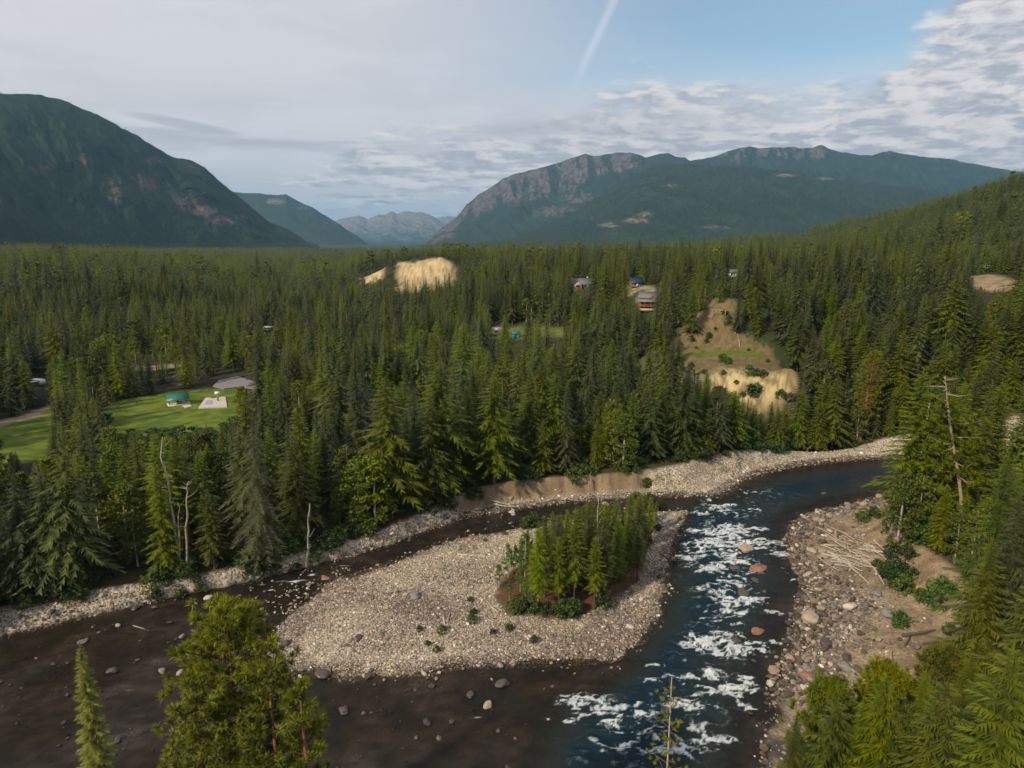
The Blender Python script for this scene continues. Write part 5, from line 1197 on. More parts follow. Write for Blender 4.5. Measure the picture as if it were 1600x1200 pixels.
# boulders one can point to
BM = {'tan': simple('boulder_tan', (.34, .28, .20), .8, .35, 3, bump=.5), 'grey': simple('boulder_grey', (.19, .175, .165), .8, .35, 3, bump=.5), 'dark': simple('boulder_dark', (.075, .06, .052), .5, .4, 3, .5, bump=.5), 'rust': simple('boulder_rust', (.24, .12, .085), .7, .4, 3, bump=.5), 'pale': simple('boulder_pale', (.46, .42, .36), .8, .3, 3, bump=.5)}
BSH = {k: [rock_shape(900 + i + 10 * j, 3, .55, m_) for i in range(3)] for j, (k, m_) in enumerate(BM.items())}
BL = [(649, 941, 1.9, 'grey', 'lone rounded grey boulder in the middle of the pale gravel bar'), (1165, 857, 3.0, 'tan', 'tan boulder parting the white water in mid rapids'), (1185, 888, 2.6, 'rust', 'rusty round boulder in the rapids below the tan one'),
      (1150, 887, 1.8, 'dark', 'dark wet boulder left of the rusty rapids boulder'), (1161, 926, 2.4, 'dark', 'flat dark boulder in the lower rapids'), (1265, 968, 3.2, 'tan', 'flat tan slab at the edge of the right bank water'), (1282, 962, 2.0, 'dark', 'dark boulder touching the flat tan slab'),
      (1260, 1060, 2.0, 'rust', 'red-brown boulder among the lower right cobbles'), (1290, 1010, 2.4, 'dark', 'big dark boulder amid the lower right cobbles'), (1320, 1048, 1.9, 'grey', 'pale grey boulder near the lower right conifers'), (1385, 970, 2.2, 'grey', 'smooth grey boulder below the round bush'),
      (1370, 935, 1.6, 'grey', 'grey boulder between the driftwood and the scarp'), (1248, 842, 1.7, 'dark', 'dark boulder at the head of the right bank'), (1268, 862, 1.8, 'tan', 'brown boulder beside the small bank pool'), (1285, 850, 1.7, 'dark', 'dark boulder between pool and driftwood pile'), (1243, 870, 1.5, 'rust', 'brown boulder in the water off the driftwood'),
      (1325, 795, 2.2, 'grey', 'grey boulder on the shingle under the two upstream bushes'), (1300, 800, 1.5, 'dark', 'dark boulder at the upstream waterline'), (1288, 770, 1.3, 'dark', 'small dark rock out in the smooth upstream pool'), (502, 1052, 2.2, 'dark', 'dark jagged boulder at the lower left tip of the bar'), (512, 1047, 1.3, 'grey', 'grey stone leaning on the dark jagged boulder'),
      (175, 1046, 1.5, 'dark', 'dark boulder in the brown shallows left of the big pine'), (128, 1001, 1.3, 'grey', 'grey boulder above the slender conifer tip'), (253, 1046, 1.2, 'grey', 'flat grey stone right of the dark shallows boulder'), (212, 948, 1.5, 'dark', 'dark boulder on the left bank shingle edge'), (284, 992, 1.0, 'grey', 'brown-grey stone above the big pine'),
      (380, 902, 2.0, 'grey', 'pale block at the bank foot under the layered spruce'), (184, 975, 1.0, 'tan', 'tan stone off the left shingle'), (325, 932, 1.3, 'pale', 'pale stone in the water off the left bank'), (508, 902, 1.6, 'rust', 'reddish stone at the riffle below the side channel'), (762, 1100, 1.5, 'tan', 'tan stone alone in the bottom brown water'),
      (785, 1067, 1.9, 'dark', 'dark boulder in the bottom shallows below the bar'), (735, 1083, 1.4, 'dark', 'small dark boulder left of the tan bottom stone'), (537, 1108, 1.6, 'dark', 'dark rock near the bottom edge right of the pines'), (446, 1008, 1.6, 'dark', 'dark stone on the left shoulder of the bar'), (560, 1004, 1.5, 'dark', 'flat dark stone on the lower gravel bar'),
      (984, 982, 1.3, 'pale', 'pale boulder near the lower right edge of the bar'), (946, 786, 1.6, 'tan', 'tan boulder in the side channel behind the island'), (800, 799, 1.3, 'pale', 'pale boulder at the far waterline of the side channel'), (1150, 1000, 1.6, 'dark', 'submerged dark rock right of the largest foam patch'), (1183, 985, 1.9, 'rust', 'brown rock at the right side of the lower rapids'), (1180, 905, 1.5, 'dark', 'dark rock under the rusty rapids boulder')]
for i, (px, py, s, k, lab) in enumerate(BL):
    q = at_z(px, py, 0.25); z = float(land(q[0:1], q[1:2])[0]); o = link('boulder', BSH[k][i % 3], None, (q[0], q[1], max(z, -.15) + s * .12), rng.random() * 6.28, s * .92); tag(o, lab, 'boulder', 'boulders of the river')

# ------------------------------------------------------------------ driftwood
def log(a, b, r, label, mt='barewood', z1=0.15, z0=.15, bend=.25, group='driftwood logs', name='driftwood_log', roots=False, abs2=None):
    A = hit(*a); Bq = hit(*b) if abs2 is None else abs2; A = A + [0, 0, z0]; Bq = Bq + [0, 0, z1]; t = np.linspace(0, 1, 7)[:, None]; n = np.cross(Bq - A, [0, 0, 1.]); n /= np.linalg.norm(n) + 1e-6
    L = np.linalg.norm(Bq - A); g = np.random.default_rng(int(a[0] * 7 + a[1])); P = (A + (Bq - A) * t) + n * np.sin(t * 3.1) * bend * g.normal() * L * .12 + [0, 0, 1] * np.sin(t * 3.1) * .04 * L * g.random()
    m_ = MB().tube(P - A, r * np.linspace(1, .45, 7), 8)
    if roots:
        for k in range(6):
            an = k * 1.05; u_ = n * math.cos(an) + np.array([0, 0, 1.]) * math.sin(an); m_.tube([[0, 0, 0], u_ * r * 2.4 - (Bq - A) / L * r], [r * .5, r * .12], 5)
    o = link(name, m_.mesh(name, M[mt], True), None, tuple(A)); return tag(o, label, 'log', group)
LG = [((1348, 874), (1381, 914), .30, 'long curved bleached log trailing off the lower end of the driftwood pile', 'palebark'), ((1323, 882), (1359, 914), .26, 'bleached log lying left of the long curved log', 'palebark'), ((1286, 861), (1326, 877), .24, 'pale log along the front of the driftwood pile', 'palebark'),
      ((1284, 866), (1335, 884), .18, 'thin brown log below the front log of the pile', 'barewood'), ((1287, 852), (1309, 853), .22, 'short pale log at the left tip of the pile', 'palebark'), ((1354, 860), (1396, 867), .26, 'straight pale log pointing at the dark bank conifers', 'barewood'), ((1300, 868), (1345, 893), .2, 'orange-brown log in the middle of the pile', 'barewood'),
      ((1326, 893), (1336, 884), .3, 'short stub log standing off the bleached log', 'palebark'), ((1409, 994), (1461, 985), .3, 'dark wet log lying under the round bush', 'bark'), ((1443, 1008), (1473, 1004), .22, 'thin dark log on the sand below the scarp', 'bark'), ((1414, 1010), (1424, 990), .15, 'thin leaning stick by the dark wet log', 'bark'),
      ((1393, 1036), (1393, 1018), .3, 'grey upright-pointing log near the lower right conifers', 'snagwood'), ((715, 867), (758, 870), .17, 'red-brown log with a pale end on the upper gravel bar', 'barewood'), ((693, 966), (696, 984), .22, 'bleached log on the dark middle of the bar', 'palebark'), ((699, 975), (704, 957), .24, 'grey root log beside the bleached bar log', 'snagwood'),
      ((760, 940), (789, 982), .15, 'long thin grey log at the left foot of the island stand', 'snagwood'), ((768, 950), (779, 958), .2, 'short white log at the left foot of the island stand', 'palebark'), ((936, 926), (944, 954), .2, 'grey log poking out of the right front of the island stand', 'snagwood'), ((765, 782), (806, 792), .18, 'long thin log on the far bank behind the side channel', 'palebark'),
      ((770, 788), (812, 793), .14, 'lower of the long thin logs on the far bank', 'barewood'), ((764, 776), (781, 786), .16, 'slanting log under the eroded bank', 'palebark'), ((796, 781), (801, 777), .5, 'white block of wood at the foot of the eroded bank', 'palebark'), ((208, 979), (233, 987), .10, 'thin pale branch lying in the brown shallows', 'palebark'),
      ((820, 949), (842, 945), .16, 'white log among the island front bushes', 'palebark'), ((1142, 722), (1160, 716), .2, 'bleached log lying at the upstream beach edge', 'barewood'), ((570, 812), (590, 795), .12, 'bare leaning pole at the far bank', 'palebark')]
for a, b, r, lab, mt in LG: log(a, b, r, lab, mt)
g_ = np.random.default_rng(5)
wd = ['thin', 'slender', 'short', 'crooked', 'splintered', 'grey', 'brown', 'tawny', 'weathered', 'pinkish']
HP = []
for i in range(64):                                  # the heap itself, stick by stick
    f = g_.random(); cx = 1300 + 80 * f + g_.normal(0, 6); cy = 836 + 52 * g_.random() * (1 - .3 * f) + 18 * f * g_.random(); HP.append((cx, cy, math.radians(28 + g_.normal(0, 18)), 10 + 20 * g_.random()))
HP.sort()
for i, (cx, cy, an, l) in enumerate(HP):
    a, b = (cx - l * math.cos(an), cy - l * math.sin(an) * .75), (cx + l * math.cos(an), cy + l * math.sin(an) * .75)
    log(a, b, .07 + .09 * g_.random(), '%s stick of the driftwood heap, %s' % ('short' if l < 16 else ('long' if l > 24 else 'slender'), {0: 'at its left tip', 63: 'at its right tip'}.get(i, ordw(i) + ' counted from its left tip')), ['barewood', 'barewood', 'palebark', 'snagwood'][i % 4], .1 + .45 * g_.random(), .1 + .45 * g_.random(), .3, 'sticks of the driftwood heap', 'driftwood_stick')
# upright stump in the heap and the tree hanging down the scarp
q = hit(1306, 842); s_ = empty('driftwood_stump', tuple(q), 'grey upright stump standing in the driftwood heap', 'stump'); MB().tube([[0, 0, -.2], [-.1, 0, 1.2], [-.2, .1, 2.3]], [.42, .34, .26], 9).build('trunk', M['snagwood'], s_, True); MB().tube([[-.1, 0, 1.6], [.4, 0, 2.2]], [.12, .05], 6).build('branch', M['snagwood'], s_, True)
log((1460, 906), (1489, 856), .16, 'bare fallen tree slanting down the sandy scarp', 'snagwood', group=None, name='fallen_tree')

# bushes of the right bank, round and dark
RB = [(1468, 944, 4.6, 'largest round dark bush on the sandy bank'), (1437, 938, 2.3, 'small bush left of the largest round bush'), (1406, 978, 2.7, 'round dark bush alone on the cobbles'), (1398, 912, 4.4, 'big dark bush at the foot of the scarp head'), (1412, 925, 3.2, 'bush below the big scarp-head bush'), (1384, 898, 2.8, 'bush above the long curved driftwood log'), (1414, 882, 3.6, 'bush against the top of the scarp'), (1370, 887, 1.8, 'low bush right of the driftwood heap'),
      (1345, 815, 2.6, 'pale green bush on the upstream shingle'), (1365, 810, 2.8, 'dark bush beside the pale upstream bush'), (1482, 990, 1.8, 'low bush on the sand at the lower scarp'), (1395, 870, 3.0, 'bush under the bright bank tree'), (1425, 905, 2.2, 'bush squeezed against the scarp face')]
for i, (px, py, h, lab) in enumerate(RB): q = hit(px, py); place_tree('bush', i % 3, q[0], q[1], q[2] - .1, h / 2.4, i * 1.3, lab, 'bush', 'bushes of the right bank')
q = hit(1400, 862); place_tree('broadleaf_tree', 1, q[0], q[1], q[2] - .2, 17 / 17, .5, 'bright yellow-green tree standing at the corner of the right bank', 'broadleaf tree')
q = hit(382, 662); place_tree('broadleaf_tree', 2, q[0], q[1], q[2] - 2.0, 15 / 17, 1.5, 'leafy light green tree right of the paved ball court', 'broadleaf tree')

# ------------------------------------------------------------------ buildings and yard things
M['green_roof'] = simple('green_metal_roof', (.010, .135, .085), .45, .15, 2, .5); M['teal'] = simple('teal_paint', (.01, .26, .23), .5, .1, 2); M['white'] = simple('white_paint', (.72, .72, .70), .5, .06, 2)
M['log'] = simple('log_wall', (.16, .075, .035), .7, .3, 3); M['cedar'] = simple('orange_cedar', (.42, .13, .04), .6, .25, 3); M['grey_roof'] = simple('grey_roof', (.15, .145, .155), .7, .15, 1.5); M['blue_roof'] = simple('dark_blue_roof', (.018, .035, .085), .45, .15, 1.5)
M['brown_wall'] = simple('brown_wall', (.15, .095, .055), .7, .2, 2); M['tan_wall'] = simple('tan_wall', (.42, .33, .22), .7, .15, 2); M['concrete'] = simple('concrete', (.48, .44, .38), .8, .1, .6); M['asphalt'] = simple('worn_asphalt', (.20, .185, .19), .9, .2, .4)
M['glass'] = simple('dark_glass', (.02, .025, .03), .1, .1, 2, .8); M['court_paint'] = simple('faded_court_paint', (.30, .28, .40), .8, .2, .5); M['metal'] = simple('grey_metal', (.35, .36, .36), .4, .1, 2, .6); M['earth'] = simple('orange_earth', (.42, .24, .12), .9, .3, 1)
def part(name, parent, m_, *boxes, rz=0):
    b = MB()
    for c, d in boxes: b.box(c, d)
    return b.build(name, M[m_], parent)
def gable(name, parent, m_, w, d, z, rh, ov=.5, th=.18, c=(0, 0), rz=0):
    """gabled roof, ridge along x"""
    b = MB(); hw, hd = w / 2 + ov, d / 2 + ov; x0, y0 = c; sl_ = rh / (d / 2)
    for s in (-1, 1):
        V = [(x0 - hw, y0 + s * hd, z - ov * sl_), (x0 + hw, y0 + s * hd, z - ov * sl_), (x0 + hw, y0 + s * .01, z + rh), (x0 - hw, y0 + s * .01, z + rh)]
        V = np.array(V); b.add(np.vstack([V, V - [0, 0, th]]), [[0, 1, 2, 3], [4, 7, 6, 5], [0, 4, 5, 1], [1, 5, 6, 2], [2, 6, 7, 3], [3, 7, 4, 0]])
    o = b.build(name, M[m_], parent); o.rotation_euler = (0, 0, rz); return o
def gable_wall(parent, m_, w, d, h, rh, name='wall', c=(0, 0)):
    b = MB(); hw, hd = w / 2, d / 2; x0, y0 = c
    V = np.array([(-hw, -hd, -1.5), (hw, -hd, -1.5), (hw, hd, -1.5), (-hw, hd, -1.5), (-hw, -hd, h), (hw, -hd, h), (hw, hd, h), (-hw, hd, h), (-hw, 0, h + rh * .97), (hw, 0, h + rh * .97)]) + [x0, y0, 0]
    b.add(V, [[0, 1, 5, 4], [2, 3, 7, 6], [4, 5, 9, 8], [6, 7, 8, 9], [1, 2, 6, 5], [3, 0, 4, 7]]); b.add(V, [[5, 6, 9], [7, 4, 8]]); return b.build(name, M[m_], parent)
def window(parent, c, w, h, ax='y', trim='white'):
    d = .12; f = part('window', parent, trim, (c, (w + .24, d, h + .24) if ax == 'y' else (d, w + .24, h + .24)))
    s = -1 if ax == 'y' else 1; off = (0, -.07, 0) if ax == 'y' else (c[0] / abs(c[0] + 1e-9) * .07, 0, 0)
    part('pane', f, 'glass', (tuple(np.array(c) + off), (w, .06, h) if ax == 'y' else (.06, w, h)))
def door(parent, c, w=1.0, h=2.1, m_='brown_wall', ax='y'):
    dd = part('door', parent, m_, (c, (w, .1, h) if ax == 'y' else (.1, w, h))); part('handle', dd, 'metal', ((c[0] + .35 * w, c[1] - .08, c[2]), (.08, .08, .12)))
# pavilion
q = hit(278, 631); pv = empty('pavilion', tuple(q), 'open wooden pavilion with a green metal roof on the lawn', 'pavilion', rz=R(32))
pv.scale = (.82,) * 3; part('slab', pv, 'concrete', ((0.3, -.2, .05), (9.4, 6.8, .35)))
for x in (-3.6, 0, 3.6):
    for y in (-2.4, 2.4): part('post', pv, 'log', ((x, y, 1.5), (.26, .26, 2.7)))
for y in (-2.4, 2.4): part('beam', pv, 'log', ((0, y, 2.92), (8.0, .24, .26)))
for x in (-3.6, 3.6):
    part('beam', pv, 'log', ((x, 0, 2.70), (.2, 5.1, .22)))
for k in range(7): part('slat', pv, 'cedar', ((-3.6, -1.9 + k * .62, .75), (.08, .10, .95)))
part('rail', pv, 'cedar', ((-3.6, 0, 1.27), (.14, 4.6, .10))); part('rail', pv, 'cedar', ((-1.8, -2.4, 1.1), (3.3, .10, .12)))
b = MB(); b.add([(-3.55, -2.5, 3.05), (-3.55, 2.5, 3.05), (-3.55, 0, 4.75), (-3.45, -2.5, 3.05), (-3.45, 2.5, 3.05), (-3.45, 0, 4.75)], [[0, 1, 2], [3, 5, 4]]); b.build('gable', M['brown_wall'], pv)
gable('roof', pv, 'green_roof', 8.0, 5.6, 3.1, 1.9, .75)
tb = empty('picnic_table', (q[0] + .6, q[1] + .3, q[2] + .19), 'brown picnic table under the pavilion roof', 'table', rz=R(32)); part('tabletop', tb, 'log', ((0, 0, .76), (1.8, .75, .06))); part('bench', tb, 'log', ((0, .7, .45), (1.8, .26, .05))); part('bench', tb, 'log', ((0, -.7, .45), (1.8, .26, .05))); part('leg', tb, 'log', ((-.7, 0, .4), (.1, 1.4, .1)), ((-.7, 0, .55), (.1, .1, .36))); part('leg', tb, 'log', ((.7, 0, .4), (.1, 1.4, .1)), ((.7, 0, .55), (.1, .1, .36)))
# draped sheets
def drape(name, pix, m_, dz, label, kind='structure', th=.12):
    P = hits(pix); o = P.mean(0); n = 14; a, b = P.min(0), P.max(0)
    V, F = [], []
    bm = bmesh.new(); z0 = land(P[:, 0], P[:, 1]); zt = float(z0.max()) + dz if th > .1 else None
    top = [bm.verts.new((p[0], p[1], (zt if zt else z0[i] + dz))) for i, p in enumerate(P)]; f = bm.faces.new(top); f.normal_update()
    if f.normal.z < 0: f.normal_flip()
    r = bmesh.ops.extrude_face_region(bm, geom=[f]); 
    for v in r['geom']:
        if isinstance(v, bmesh.types.BMVert): v.co.z -= th + .4
    bmesh.ops.recalc_face_normals(bm, faces=bm.faces)
    me = bpy.data.meshes.new(name); bm.to_mesh(me); bm.free(); me.materials.append(M[m_]); return tag(link(name, me), label, kind=kind)
drape('court', [(310, 639), (321, 622), (352, 620), (355, 637)], 'concrete', .12, 'pale concrete ball court on the lawn')
drape('court_marking', [(320, 634), (323, 627), (332, 626), (331, 634)], 'court_paint', .165, 'faded blue painted patch on the court', th=.101)
drape('car_park', [(333, 606), (342, 594), (372, 588), (396, 597), (414, 604), (411, 611), (384, 608), (372, 606), (350, 609)], 'asphalt', .10, 'grey paved car park behind the court', th=.101)
drape('slab_path', [(284, 634), (296, 632), (300, 636), (290, 638)], 'concrete', .08, 'concrete apron beside the pavilion')
q = hit(341, 627); hp = empty('basketball_hoop', tuple(q), 'basketball hoop on a pale pole at the back of the court', 'basketball hoop', rz=R(10))
part('pole', hp, 'metal', ((0, 0, 1.7), (.14, .14, 3.4))); part('padding', hp, 'blue_roof', ((0, 0, .95), (.42, .42, 1.5))); part('backboard', hp, 'white', ((0, -.6, 3.35), (1.8, .06, 1.1))); part('arm', hp, 'metal', ((0, -.3, 3.2), (.1, .55, .1)))
a_ = np.linspace(0, 2 * np.pi, 13); MB().tube(np.stack([.23 * np.cos(a_), -.9 + .23 * np.sin(a_), 0 * a_ + 3.05], 1), .02, 5, False).build('rim', M['cedar'], hp)
for sx in (-1, 1): MB().tube([[sx * 1.0, .9, 0], [0, 0, 3.3]], [.05, .04], 5).build('brace', M['metal'], hp)
q = hit(405, 611); md_ = MB(); a_ = np.linspace(0, 6.28, 11)[:-1]; ring = lambda r, z: np.stack([r * np.cos(a_) * 1.8, r * np.sin(a_), 0 * a_ + z], 1)
V = np.vstack([ring(2.0, -.2), ring(1.4, .6), ring(.6, 1.0), [[0, 0, 1.1]]]); F = [(i + k * 10, (i + 1) % 10 + k * 10, (i + 1) % 10 + k * 10 + 10, i + k * 10 + 10) for k in range(2) for i in range(10)]; md_.add(V, F); md_.add(V, [(20 + i, 20 + (i + 1) % 10, 30) for i in range(10)])
o = md_.build('earth_mound', M['earth'], None, True); o.location = tuple(q); tag(o, 'low orange-brown earth mound at the right end of the car park', 'mound')
# houses on the bench
q = hit(909, 452); h1 = empty('house', tuple(q), 'brown gabled house with a wide grey roof among the firs', 'house', rz=R(-8)); q1 = q
gable_wall(h1, 'brown_wall', 12.5, 8, 4.2, 3.4); gable('roof', h1, 'grey_roof', 12.5, 8, 4.2, 3.4, .7)
b = MB(); V = np.array([(-5.4, -6.2, -1), (.2, -6.2, -1), (.2, -4.0, -1), (-5.4, -4.0, -1), (-5.4, -6.2, 4), (.2, -6.2, 4), (.2, -4.0, 4), (-5.4, -4, 4), (-2.6, -6.2, 6.2), (-2.6, -4, 6.2)]); b.add(V, [[0, 1, 5, 4], [1, 2, 6, 5], [3, 0, 4, 7], [5, 6, 9, 8], [4, 8, 9, 7]]); b.add(V, [[4, 5, 8]]); b.build('porch', M['tan_wall'], h1)
for s in (-1, 1): MB().add(np.array([(-2.6, -6.9, 6.5), (-2.6, -.5, 6.5), (-2.6 + s * 3.4, -.5, 3.7), (-2.6 + s * 3.4, -6.9, 3.7), (-2.6, -6.9, 6.3), (-2.6, -.5, 6.3), (-2.6 + s * 3.4, -.5, 3.5), (-2.6 + s * 3.4, -6.9, 3.5)]), [[0, 1, 2, 3], [4, 7, 6, 5], [0, 3, 7, 4], [2, 6, 7, 3][::-1]]).build('porch_roof', M['grey_roof'], h1)
window(h1, (-2.6, -6.28, 2.6), 2.2, 1.6); window(h1, (2.4, -4.08, 2.4), 1.4, 1.2); window(h1, (4.8, -4.08, 2.4), 1.2, 1.2); door(h1, (.9, -4.08, 1.0)); part('deck', h1, 'cedar', ((4.2, -5.2, .0), (6, 2.2, .25))); part('chimney', h1, 'concrete', ((3.6, 1.0, 7.4), (.9, .9, 2.2)))
q = hit(993, 447); h2 = empty('house', tuple(q), 'small house with a dark blue roof above the log house', 'house', rz=R(12))
gable_wall(h2, 'log', 8, 6, 3, 2.6); gable('roof', h2, 'blue_roof', 8, 6, 3, 2.6, .7); window(h2, (-1.8, -3.08, 1.8), 1.2, 1.1); window(h2, (1.6, -3.08, 1.8), 1.2, 1.1); door(h2, (0, -3.08, .95), m_='white')
part('deck', h2, 'log', ((0, -4.2, -.1), (8.5, 2.4, .2)))
for k in range(6): part('post', h2, 'palewood' if 'palewood' in M else 'tan_wall', ((-4 + 1.6 * k, -5.3, .4), (.12, .12, 1.0)))
part('rail', h2, 'tan_wall', ((0, -5.3, .95), (8.4, .1, .1)))
q = hit(1013, 481); h3 = empty('house', tuple(q), 'two-storey log house with grey roofs and an orange deck', 'house', rz=R(-14))
gable_wall(h3, 'log', 10, 7, 6.6, 2.8); gable('roof', h3, 'grey_roof', 10, 7, 6.6, 2.8, .8)
b = MB(); V = np.array([(-5.6, -3.5, 5.6), (5.6, -3.5, 5.6), (5.6, -7.2, 4.1), (-5.6, -7.2, 4.1)]); b.add(np.vstack([V, V - [0, 0, .2]]), [[0, 3, 2, 1], [4, 5, 6, 7], [3, 7, 6, 2], [0, 4, 7, 3], [1, 2, 6, 5]]); b.build('porch_roof', M['grey_roof'], h3)
MB().add(np.array([(1.0, -4.6, 5.3), (4.2, -4.6, 5.3), (2.6, -4.6, 7.6), (1.0, -1.0, 5.9), (4.2, -1, 5.9), (2.6, -1.0, 7.6)]), [[0, 1, 2], [3, 5, 4]]).build('dormer', M['brown_wall'], h3); MB().add(np.array([(.7, -4.9, 5.1), (2.6, -4.9, 7.8), (2.6, -1, 7.8), (.7, -1, 5.1), (4.5, -4.9, 5.1), (4.5, -1, 5.1)]), [[0, 1, 2, 3], [4, 5, 2, 1]]).build('dormer_roof', M['cedar'], h3)
part('deck', h3, 'cedar', ((0, -5.2, 1.5), (11, 3.6, .25))); part('rail', h3, 'cedar', ((0, -6.95, 2.5), (11, .1, .12)))
for k in range(12): part('baluster', h3, 'cedar', ((-5.4 + .98 * k, -6.95, 2.05), (.16, .08, .85)))
for x in (-5.3, -1.8, 1.8, 5.3): part('post', h3, 'log', ((x, -6.8, 1.4), (.25, .25, 5.6)))
for x in (-3.4, -.6, 3.6): window(h3, (x, -3.58, 3.1), 1.5, 1.4)
door(h3, (1.5, -3.58, 2.65), m_='white'); part('stairs', h3, 'tan_wall', ((-4.6, -7.4, .8), (1.2, .5, .2)), ((-4.6, -7.9, .4), (1.2, .5, .2)), ((-4.6, -8.4, 0), (1.2, .5, .2)))
part('retaining_wall', h3, 'tan_wall', ((0, -9.2, -.2), (12, .4, 1.4)))
q = hit(1021, 432); h5 = empty('house', tuple(q), 'grey roof peeking through firs behind the blue-roofed house', 'house'); gable_wall(h5, 'brown_wall', 8, 6, 2.8, 2); gable('roof', h5, 'grey_roof', 8, 6, 2.8, 2, .6); window(h5, (0, -3.08, 1.5), 1.4, 1.1)
q = hit(776, 521); h4 = empty('house', tuple(q), 'small pale-roofed cabin left of the teal shed', 'cabin', rz=R(20)); gable_wall(h4, 'tan_wall', 5.5, 4.2, 2.5, 1.5); gable('roof', h4, 'concrete', 5.5, 4.2, 2.5, 1.5, .4); window(h4, (-1.2, -2.18, 1.4), .9, .8); door(h4, (1.2, -2.18, 1.0), m_='white')
q = hit(806, 528); sd = empty('shed', tuple(q), 'small teal shed with a white door in the forest', 'shed', rz=R(10)); gable_wall(sd, 'teal', 4.4, 3.6, 2.6, 1.2); gable('roof', sd, 'teal', 4.4, 3.6, 2.6, 1.2, .35); door(sd, (.9, -1.88, 1.05), 1.1, 2.1, 'white'); part('porch', sd, 'cedar', ((.9, -2.8, -.1), (3.0, 1.7, .3)))
for px, py, w_, lab in [(1117, 434, 7, 'white house corner showing left of the pair on the ridge'), (1146, 433, 9, 'white house with a dark opening above the dry slope')]:
    q = hit(px, py); hh = empty('house', tuple(q), lab, 'house'); gable_wall(hh, 'white', w_, 6, 3.6, 2.2); gable('roof', hh, 'grey_roof', w_, 6, 3.6, 2.2, .5); window(hh, (-w_ * .28, -3.08, 2.0), 1.3, 1.2); door(hh, (w_ * .2, -3.08, 1.1), 1.8, 2.2, 'glass')
def trailer(px, py, L, rz, lab):
    q = hit(px, py); o = empty('camper_trailer', tuple(q), lab, 'trailer', 'campers parked among the trees', rz)
    b = MB(); y = np.array([-1, 1]) * 1.2; pr = [(-L / 2, .6), (-L / 2, 2.4), (-L / 2 + .4, 2.9), (L / 2 - .6, 2.9), (L / 2, 2.1), (L / 2 - .3, .6)]; n = len(pr); V = [(x, s, z) for s in y for x, z in pr]; b.add(V, [(i, (i + 1) % n, (i + 1) % n + n, i + n) for i in range(n)]); b.add(V, [(0, 1, 4), (1, 3, 4), (1, 2, 3), (0, 4, 5), (n, n + 4, n + 1), (n + 1, n + 4, n + 3), (n + 1, n + 3, n + 2), (n, n + 5, n + 4)]); b.build('body', M['white'], o)
    for x in (-L * .28, L * .1): part('window', o, 'glass', ((x, -1.23, 1.9), (1.0, .06, .6)))
    part('door', o, 'metal', ((L * .32, -1.23, 1.6), (.7, .06, 1.8))); part('stripe', o, 'grey_roof', ((-.2, -1.22, 1.15), (L * .85, .03, .18)))
    for x in (-.5, .4):
        for s in (-1, 1): b = MB(); b.tube([[x, s * 1.05, .35], [x, s * 1.25, .35]], [.35, .35], 12); b.build('wheel', M['asphalt'], o)
    part('awning', o, 'white', ((0, -2.3, 2.35), (L * .6, 2.1, .08)))
trailer(60, 603, 6.5, R(-20), 'white camper trailer with an awning at the left forest edge'); trailer(420, 517, 6.5, R(10), 'white camper showing in a gap of the forest above the car park'); trailer(131, 610, 4.6, R(30), 'small white camper roof behind firs right of the awning camper'); trailer(1541, 420, 5, R(5), 'tiny white camper above the tawny hillside clearing')
# rail frame on the dry slope
q0, q1_ = hit(1112, 500), hit(1143, 500); fr = empty('rail_fence', tuple(q0), 'weathered pole frame across the top of the dry slope', 'fence'); L_ = q1_ - q0
for i in (0, 2): p = L_ * i / 3; part('post', fr, 'snagwood', ((p[0], p[1], p[2] + (1.0 if i == 0 else 2.6)), (.28, .28, 7.5 if i == 0 else 4.0)))
MB().tube([np.array([-.4, 0, 4.5]), L_ + [0, 0, 4.3]], [.16, .13], 6).build('rail', M['snagwood'], fr)
print('objects', len(sc.objects), 'trees individually', nindiv)
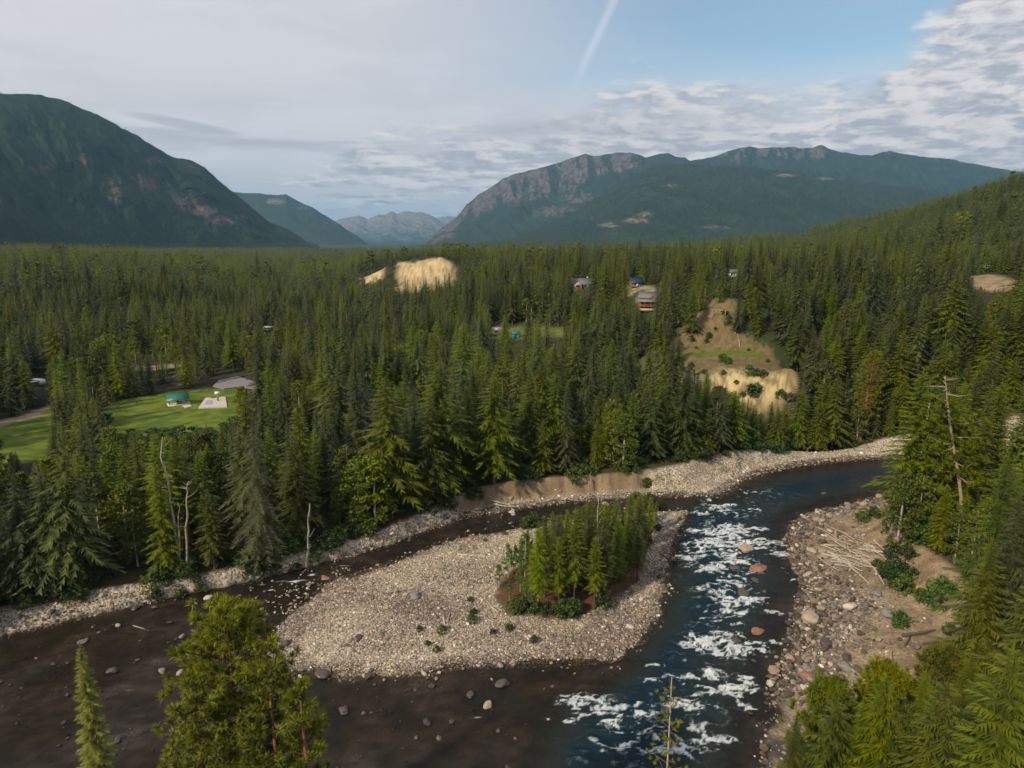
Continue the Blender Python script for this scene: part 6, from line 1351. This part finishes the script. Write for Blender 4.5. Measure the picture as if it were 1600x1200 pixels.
# scrub and dead brush on the dry slope
for i, (px, py, h) in enumerate([(1075, 505, 2.2), (1086, 512, 1.6), (1132, 492, 2.6), (1140, 500, 2.0), (1137, 508, 3.0), (1108, 528, 2.6), (1104, 536, 2.0), (1150, 512, 2.2), (1170, 548, 1.4), (1062, 540, 2.0), (1130, 566, 3.6), (1138, 570, 3.0), (1170, 585, 3.4), (1182, 588, 3.0), (1192, 590, 3.0), (1130, 585, 1.8), (1150, 600, 1.6), (1160, 620, 2.0), (1220, 622, 3.0), (1235, 628, 3.2), (1100, 584, 1.8), (1064, 578, 2.8), (1080, 574, 2.2), (1200, 566, 1.4), (1088, 545, 1.2), (1118, 515, 1.3)]):
    q = hit(px, py); place_tree('bush', i % 3, q[0], q[1], q[2] - .1, h / 2.4, i * 1.7, '%s dark scrub bush on the dry slope, %s counted downhill' % ('low' if h < 2.3 else 'rounded', ordw(sorted([505, 512, 492, 500, 508, 528, 536, 512.5, 548, 540, 566, 570, 585, 588, 590, 585.5, 600, 620, 622, 628, 584, 578, 574, 566.5, 545, 515]).index([505, 512, 492, 500, 508, 528, 536, 512.5, 548, 540, 566, 570, 585, 588, 590, 585.5, 600, 620, 622, 628, 584, 578, 574, 566.5, 545, 515][i])).replace('leftmost', 'first')), 'bush', 'scrub of the dry slope')
g_ = np.random.default_rng(15)
for i in range(9):
    px, py = 1085 + 70 * g_.random(), 505 + 40 * g_.random(); a = g_.random() * 6
    log((px, py), (px + 9 * math.cos(a), py + 4 * math.sin(a)), .10, 'grey fallen branch on the dry slope, %s' % ['upper left by the scrub', 'below the pole frame', 'near the short pale stump', 'among the low scrub', 'on the bare brown patch', 'above the green strip', 'under the left firs', 'near the right firs', 'in the middle of the slope'][i], 'snagwood', .2, .2, .5, 'fallen branches on the dry slope', 'fallen_branch')

# firs standing on and around the dry slope
for i, (px, py, pt, kd, lab) in enumerate([(1080, 522, 442, 'fir_tree', 'dark fir standing on the left part of the dry slope'), (1151, 522, 456, 'spruce_tree', 'tall conifer standing alone at the right side of the dry slope'), (1124, 474, 436, 'larch_tree', 'bright conifer at the very top of the dry slope'),
    (1045, 563, 500, 'spruce_tree', 'broad dark conifer at the left end of the green strip'), (1060, 566, 524, 'fir_tree', 'small fir beside the broad dark conifer at the green strip'), (1030, 572, 496, 'fir_tree', 'fir just left of the broad dark conifer below the slope'), (1096, 486, 440, 'fir_tree', 'fir on the upper left shoulder of the dry slope'),
    (1168, 500, 436, 'fir_tree', 'tall fir on the upper right shoulder of the dry slope'), (1182, 522, 452, 'larch_tree', 'bright larch at the right edge of the dry slope'), (1066, 640, 590, 'larch_tree', 'small larch in front of the left end of the sandy cliff'), (1092, 645, 592, 'fir_tree', 'small fir in front of the sandy cliff'), (1122, 655, 604, 'spruce_tree', 'grey-green spruce below the middle of the sandy cliff')]):
    q = hit(px, py); tp = at_dist(px, pt, q[1]); h = tp[2] - q[2]; place_tree(kd, i % 3, q[0], q[1], q[2] - .2, h / KIND[kd]['H'], i * 1.1, lab, CATS[KN.index(kd)], 'trees of the dry slope', sx=1.25)
